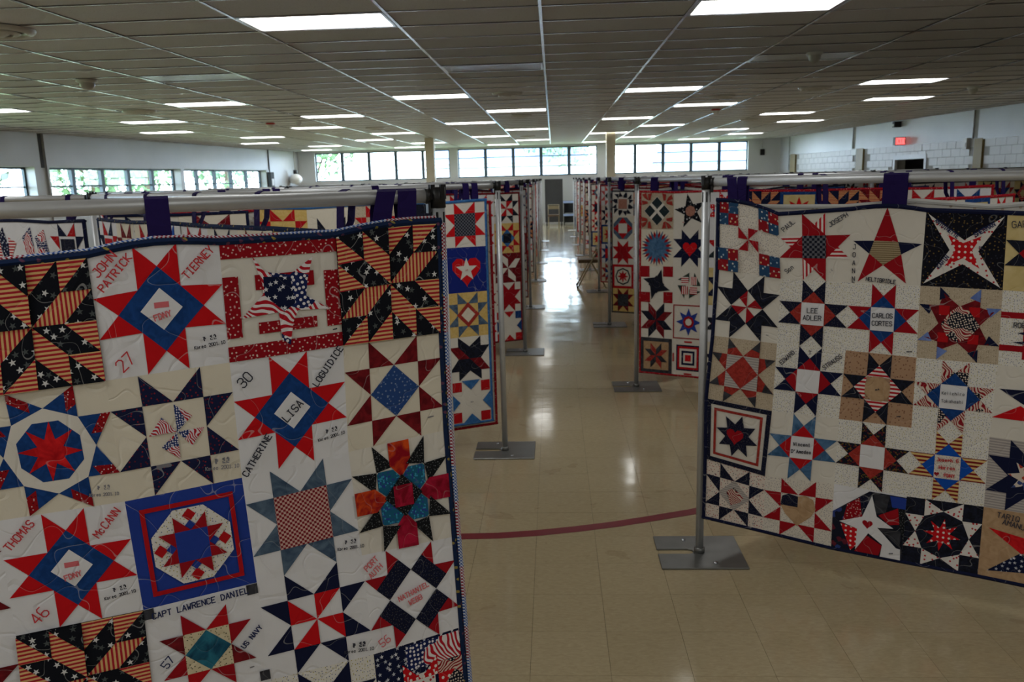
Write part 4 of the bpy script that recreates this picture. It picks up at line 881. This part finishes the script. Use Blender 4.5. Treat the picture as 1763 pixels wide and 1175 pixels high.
Quilt('quilt', 'large quilt with striped pinwheels and red stars in the left foreground', (*LP[0], 0), A_L, X, Z, bl, bind='navybind', near=True, detail=set(range(EL-1, EL+4)), peaks={EL+1: .014, EL+3: .008}, tabs=[(-.69, 1.722, 0, .052), (-.096, 1.742, 0.012, .05), (-.165, 1.735, .03, .05), (-1.3, 1.69, 0, .05), (-1.85, 1.685, 0, .05)], ext=(check_edge,), seed=2.0, bw=.0135)

def row_quilt(side, k, x0, n, w_, over, label, bind, z0=.17, z1=1.68, tabs=None, near=False, detail=None, seed=0, y0=-.034, wave=.003, P=None, ang=None, lining='lining'):
    p = P or (LP if side == 'L' else RP)[k]; a = ang if ang is not None else (A_L if side == 'L' else A_R)
    X, Z = grid(x0, n, w_, z0, z1); rr = random.Random(seed+100)
    if tabs is None:
        m_ = max(2, round(n*w_/.55)); tabs = [x0+.12+(n*w_-.24)*i/(m_-1) for i in range(m_)]
    pk = {}
    for j in range(n+1):
        xx = x0+w_*j; d = min(abs(xx-t_) for t_ in tabs); dz = .028*max(0, 1-d/.22)-.018+rr.uniform(-.006, .006); Z[0][j] += dz
    tb = []
    for t_ in tabs:
        j = min(n-1, max(0, int((t_-x0)/w_))); u = (t_-x0)/w_-j; tb.append((t_, Z[0][j]*(1-u)+Z[0][j+1]*u+.01, 0, .042, BZ))
    Quilt('quilt', label, (*p, 0), a, X, Z, pool(n, 5, over, seed) if over is not False else {}, y0=y0, wave=wave, bind=bind, near=near, detail=detail, tabs=tb, seed=seed*1.7, lining=lining)
row_quilt('R', 1, .05, 9, .283, R2B, 'star block quilt behind the right foreground stand, red bound, heart star at its edge', 'redbind', z0=.155, z1=1.70, near=True, detail={0, 1}, seed=3)
row_quilt('R', 2, .055, 9, .275, R3B, 'quilt on the third right stand, red framed wreath block low on its edge', 'charcoal', z0=.185, z1=1.655, near=True, detail={0}, seed=4)
row_quilt('L', 1, -1.51, 5, .281, L2B, 'blue bound quilt past the left foreground stand, heart block on its edge', 'medblue', z0=.25, z1=1.71, near=True, detail={0, 1, 2, 3, 4}, seed=5)
row_quilt('L', 1, -2.29, 2, .36, {(0, 0): PRB[5, 0], (1, 0): PRB[6, 0]}, 'narrow cream quilt at the outer end of the second left bar', 'navy', z0=.25, z1=1.70, seed=6)
row_quilt('L', 2, -1.45, 5, .28, L3B, 'quilt on the third left stand, white bladed maroon block on its edge', 'maroon', z0=.16, z1=1.70, near=True, detail={4}, seed=7)
binds = ['navy', 'redbind', 'charcoal', 'maroon', 'navyblack', 'redbind', 'navy', 'maroon', 'charcoal']
for k in range(3, len(LP)): row_quilt('L', k, -2.25, 8, .274, None, 'pieced star quilt on the %s stand along the left of the aisle' % ORD[k], binds[k], seed=20+k, z1=1.69)
for k in range(3, len(RP)): row_quilt('R', k, .055, 9, .28, None, 'pieced star quilt on the %s stand along the right of the aisle' % ORD[k], binds[k-2], seed=40+k, z1=1.69)
# quilts hung on the linking bars that run back to the next row
def link_quilt(side, k, n, w_, over, label, bind, start, seed, z1=1.69, tabs=None):
    P, O = (LP, LO) if side == 'L' else (RP, RO); a, b = P[k], O[k+1]; d = Vector((b[0]-a[0], b[1]-a[1])); L = d.length; d.normalize()
    if side == 'L': ang = math.atan2(-d.y, -d.x); x0 = -start-n*w_
    else: ang = math.atan2(d.y, d.x); x0 = start
    row_quilt(side, k, x0, n, w_, over, label, bind, P=a, ang=ang, seed=seed, z1=z1, tabs=tabs)
link_quilt('L', 0, 9, .28, PRB, 'white topped quilt with blue stars behind the left foreground quilt', 'navybind', .34, 61, 1.69)
link_quilt('R', 0, 9, .29, None, 'red edged star quilt directly behind the right foreground quilt', 'redbind', .12, 62, 1.66)
for k in range(1, len(LP)-1): link_quilt('L', k, 8, .3, None, 'star quilt on the bar linking the %s and %s left stands' % (ORD[k], ORD[k+1]), binds[(k+1) % 9], .3, 70+k)
for k in range(1, len(RP)-1): link_quilt('R', k, 8, .3, None, 'star quilt on the bar linking the %s and %s right stands' % (ORD[k], ORD[k+1]), binds[(k+3) % 9], .3, 90+k)
# back to back quilts whose edges show past the front ones
bb = {'L': [None, 'redbind', 'maroon', 'navy'], 'R': ['whitebind', 'navy', 'maroon', 'navyblack']}
for sd, P in (('L', LP), ('R', RP)):
    for k in range(4):
        if bb[sd][k] is None: continue
        n, w_ = 8, .27; x0 = -.045-n*w_ if sd == 'L' else .03
        if sd == 'R' and k == 0: x0 = .043
        row_quilt(sd, k, x0, n, w_, False, 'back of a quilt hung behind the %s one on the %s of the aisle' % (ORD[k], SIDE[sd]), bb[sd][k], P=P[k], y0=.040, z1=1.70 if not (sd == 'R' and k == 0) else 1.695, z0=.2, seed=130+k+(10 if sd == 'L' else 0), lining='lining')
# zigzag continues past the outer uprights for the rows seen over the tops
for sd, O, s in (('L', LO, -1), ('R', RO, 1)):
    for k in (1, 2, 3, 4):
        a = O[k]; b = (a[0]+s*2.5, a[1]+1.1); crossbar(a, b, 'far crossbar past the outer upright of the %s %s bar' % (ORD[k], SIDE[sd])); upright(*b, 'farthest out upright of the %s row on the %s side' % (ORD[k], SIDE[sd]), 'outer uprights')
        ang = math.atan2(s*1.1, 2.5)
        row_quilt(sd, k, (.05 if s > 0 else -2.6), 9, .283, EAG if s < 0 and k == 1 else None, 'quilt hung far out beyond the %s %s bar' % (ORD[k], SIDE[sd]), 'navy' if s < 0 and k == 1 else binds[(k+2) % 9], P=a, ang=ang, seed=160+k+(20 if s > 0 else 0))

# ------------------------------------------------------------------ furniture at the end of the aisle
def folding_chair(x, y, rz, label):
    t_ = thing('folding_chair', label, 'chair', (x, y, 0), rz)
    bevel(MB().box((-.21, -.22, .425), (.2, .2, .485)).obj('seat', 'seatpad', t_), .01)
    MB().box((-.2, .195, .68), (.2, .215, .80)).obj('backrest', 'tan_metal', t_)
    for s in (-1, 1):
        MB().tube([(s*.205, -.24, 0), (s*.205, -.02, .42), (s*.205, .2, .84)], .011, 8).obj('leg', 'tan_metal', t_)
        MB().tube([(s*.185, .24, 0), (s*.185, .0, .42), (s*.185, -.1, .455)], .011, 8).obj('leg', 'tan_metal', t_)
        MB().lathe([(.014, 0), (.014, .03), (.01, .04)], (s*.205, -.24, 0), 8).obj('rubber_foot', 'black', t_)
    MB().tube([(-.185, .19, .09), (.185, .19, .09)], .008, 8).obj('stretcher', 'tan_metal', t_); MB().tube([(-.205, .2, .84), (.205, .2, .84)], .011, 8).obj('top_rail', 'tan_metal', t_); MB().tube([(-.205, -.2, .07), (.205, -.2, .07)], .008, 8).obj('stretcher', 'tan_metal', t_)
folding_chair(-.0, 31.0, 0, 'tan folding chair before the dark panel at the aisle end')
folding_chair(.62, 13.45+.42, R_(-90), 'brown seated folding chair jutting into the right of the aisle')
t_ = thing('partition_panel', 'tall dark grey partition panel at the far end of the aisle', 'partition', (.03, 32.6, 0))
MB().box((-.36, -.03, .12), (.34, .03, 1.79)).obj('panel_board', 'greypanel', t_)
for s in (-.3, .28): MB().box((s-.03, -.22, .0), (s+.03, .22, .05)).box((s-.02, -.02, .05), (s+.02, .02, .14)).obj('foot', 'black', t_)
for zt, lb in ((.0, 'x'),):
    t_ = thing('utility_cart', 'dark two tier table cart with glossy tops by the far wall', 'cart', (.72, 32.9, 0))
    MB().box((-.34, -.5, .86), (.5, .4, .93)).obj('top_shelf', 'tabletop', t_); MB().box((-.34, -.5, .36), (.5, .4, .42)).obj('lower_shelf', 'tabletop', t_)
    for z in (.855, .355): MB().box((-.345, -.52, z), (.505, -.5, z+.085)).obj('shelf_edge_glint', 'edgeglint', t_)['label'] = 'pale blue painted glint along the shelf edge'  # strips added to carry the painted reflection of the glossy shelves
    for x in (-.3, .46):
        for y in (-.45, .35): MB().tube([(x, y, 0), (x, y, .9)], .018, 8).obj('leg', 'black', t_)
    MB().box((-.3, .3, .44), (.46, .34, .84)).obj('back_panel', 'black', t_)
    MB().box((-.3, .3, .06), (.46, .34, .36)).obj('lower_panel', 'black', t_)

# ------------------------------------------------------------------ wall fittings
def on_wall(Mw, s, z): q = Mw @ Vector((s, 0, z)); return q
t_ = thing('exit_sign', 'small lit red exit sign high on the right wall', 'sign', on_wall(MR, sR(23.9), 2.58)); t_.rotation_euler = (0, 0, math.atan2(B2[1]-A2[1], B2[0]-A2[0]))
MB().box((-.06, .03, -.11), (.06, .33, .11)).box((-.03, -.04, -.02), (.03, .05, .02)).obj('sign_housing', 'black', t_)
f = MB().box((-.068, .05, -.09), (-.06, .31, .09)).obj('sign_face', 'exit', t_)
m = MB()
for pl in strokes('EXIT', .12, 0, 0, 0):
    for q in ribbon(pl, .016): m.add([(-.070, .18-x, -y) for x, y in q], [(0, 1, 2, 3)])
m.obj('exit_lettering', 'whiteplastic', t_)
MB().tube([(0, -.02, .1), (0, -.02, .57)], .008, 6).obj('conduit', 'ventgrey', t_)
def box_fit(name, Mw, s, z, w_, h, d, mat, label, cat, top, sgn):
    t_ = thing(name, label, cat); t_.matrix_world = Mw @ Matrix.Translation((s, 0, z))
    bevel(MB().box((-w_/2, -d-.03, -h/2), (w_/2, -.031, h/2)).obj('housing', mat, t_), .01)
    MB().box((-w_*.3, -d-.042, -h*.3), (w_*.3, -d-.028, h*.1)).obj('cover', 'ventgrey', t_)
    if top: MB().tube([(0, -.05, h/2), (0, -.05, CZ-z)], .02, 8).obj('conduit', mat, t_)
box_fit('junction_box', MR, sR(20.75), 2.38, .16, .26, .1, 'ventgrey', 'grey electrical box beside the nearest ochre pilaster', 'electrical box', False, 1)
box_fit('camera_box', MR, sR(24.2), 3.05, .14, .16, .2, 'black', 'small dark box under the ceiling above the exit sign', 'camera', False, 1)
box_fit('electrical_panel', ML, sL(30.95), 2.02, .32, .62, .12, 'joint', 'dark electrical box with conduit on the far left wall', 'electrical box', True, 1)
t_ = thing('wall_lamp', 'white globe lamp hanging on a conduit in the far left corner', 'lamp'); t_.matrix_world = ML @ Matrix.Translation((sL(32.9), -.25, 2.05))
MB().lathe([(.001, -.2), (.16, -.17), (.25, -.05), (.25, .05), (.16, .17), (.05, .22)]).obj('globe', 'globe', t_); MB().lathe([(.06, .2), (.08, .24), (.08, .36), (.02, .38)]).obj('socket', 'black', t_); MB().tube([(0, 0, .37), (0, 0, CZ-2.05)], .016, 8).obj('conduit', 'ventgrey', t_)
t_ = thing('wall_bell', 'small dark box with cord on the wall right of the far windows', 'box', (8.35, YB, 2.62))
bevel(MB().box((-.08, -.1, -.12), (.08, 0, .12)).obj('housing', 'black', t_), .01); MB().tube([(0, -.03, .12), (0, -.03, .53)], .012, 8).obj('cord', 'ventgrey', t_)

# ------------------------------------------------------------------ outside
g = struct(MB().box((-90, -40, -1.3), (90, 120, -1.2)).obj('ground_outside', 'lawn'))
struct(MB().box((-90, 52, -1.2), (90, 62, -1.15)).obj('street', 'asphalt'))
def tree(x, y, h, r, label, n=90, seed=0):
    q = random.Random(seed); t_ = thing('tree', label, 'tree', (x, y, -1.2), 0, None)
    m = MB().tube([(0, 0, 0), (.1, 0, h*.35), (0, .1, h*.75)], [.28, .2, .08], 8)
    for k in range(6): a = q.uniform(0, 6.28); m.tube([(0.05, 0, h*q.uniform(.3, .55)), (math.cos(a)*r*.6, math.sin(a)*r*.6, h*q.uniform(.6, .85))], [.09, .03], 6)
    m.obj('trunk', 'bark', t_); c = MB()
    for k in range(n*14):
        u = Vector((q.gauss(0, 1), q.gauss(0, 1), q.gauss(0, 1))).normalized()*q.random()**.4
        p = Vector((u.x*r, u.y*r, h*.68+u.z*h*.34)); a = Vector((q.gauss(0, 1), q.gauss(0, 1), q.gauss(0, 1))).normalized(); b = a.orthogonal().normalized(); s = q.uniform(.12, .28)
        c.add([p-a*s, p+b*s*.5, p+a*s, p-b*s*.5], [(0, 1, 2, 3)])
    stuff(c.obj('foliage', 'leaf', t_))
for i, a in enumerate(((-17.5, 22.5, 6, 2.0, 'leafy tree outside the nearest left window'), (-20.5, 36.5, 7, 2.4, 'broad tree outside the middle left window'), (-25, 50, 8, 2.6, 'tall tree farther out past the middle left window'), (-24, 60, 8, 3, 'tree beyond the farthest left window'), (-13.5, 46, 9, 3.0, 'tree outside the left end of the far windows'), (0.8, 78, 9, 3.5, 'distant tree past the street behind the middle window'))):
    tree(*a, seed=i)
def house(x, y, w_, d, h, label):
    t_ = thing('house', label, 'house', (x, y, -1.2)); MB().box((-w_/2, -d/2, 0), (w_/2, d/2, h)).obj('wall', 'facade', t_)
    m = MB().add([(-w_/2-.4, -d/2-.4, h), (w_/2+.4, -d/2-.4, h), (w_/2+.4, d/2+.4, h), (-w_/2-.4, d/2+.4, h), (-w_/2, 0, h+2), (w_/2, 0, h+2)], [(0, 1, 5, 4), (2, 3, 4, 5), (1, 2, 5), (3, 0, 4), (0, 3, 2, 1)])
    m = MB(); m.add([(-w_/2-.4, -d/2-.4, h), (w_/2+.4, -d/2-.4, h), (w_/2+.4, d/2+.4, h), (-w_/2-.4, d/2+.4, h), (-w_/2, 0, h+2), (w_/2, 0, h+2)], [(0, 1, 5, 4), (2, 3, 4, 5), (1, 2, 5), (3, 0, 4), (0, 3, 2, 1)]); m.obj('roof', 'roofing', t_)
    n = int(w_/3)
    for k in range(n):
        xx = -w_/2+1.2+k*3; MB().box((xx, -d/2-.05, 1.2), (xx+1.1, -d/2, 2.6)).obj('window', 'tabletop', t_)
house(-4, 80, 14, 8, 4.5, 'pale house across the street behind the middle window'); house(16, 78, 12, 8, 4, 'pale house across the street behind the right window')
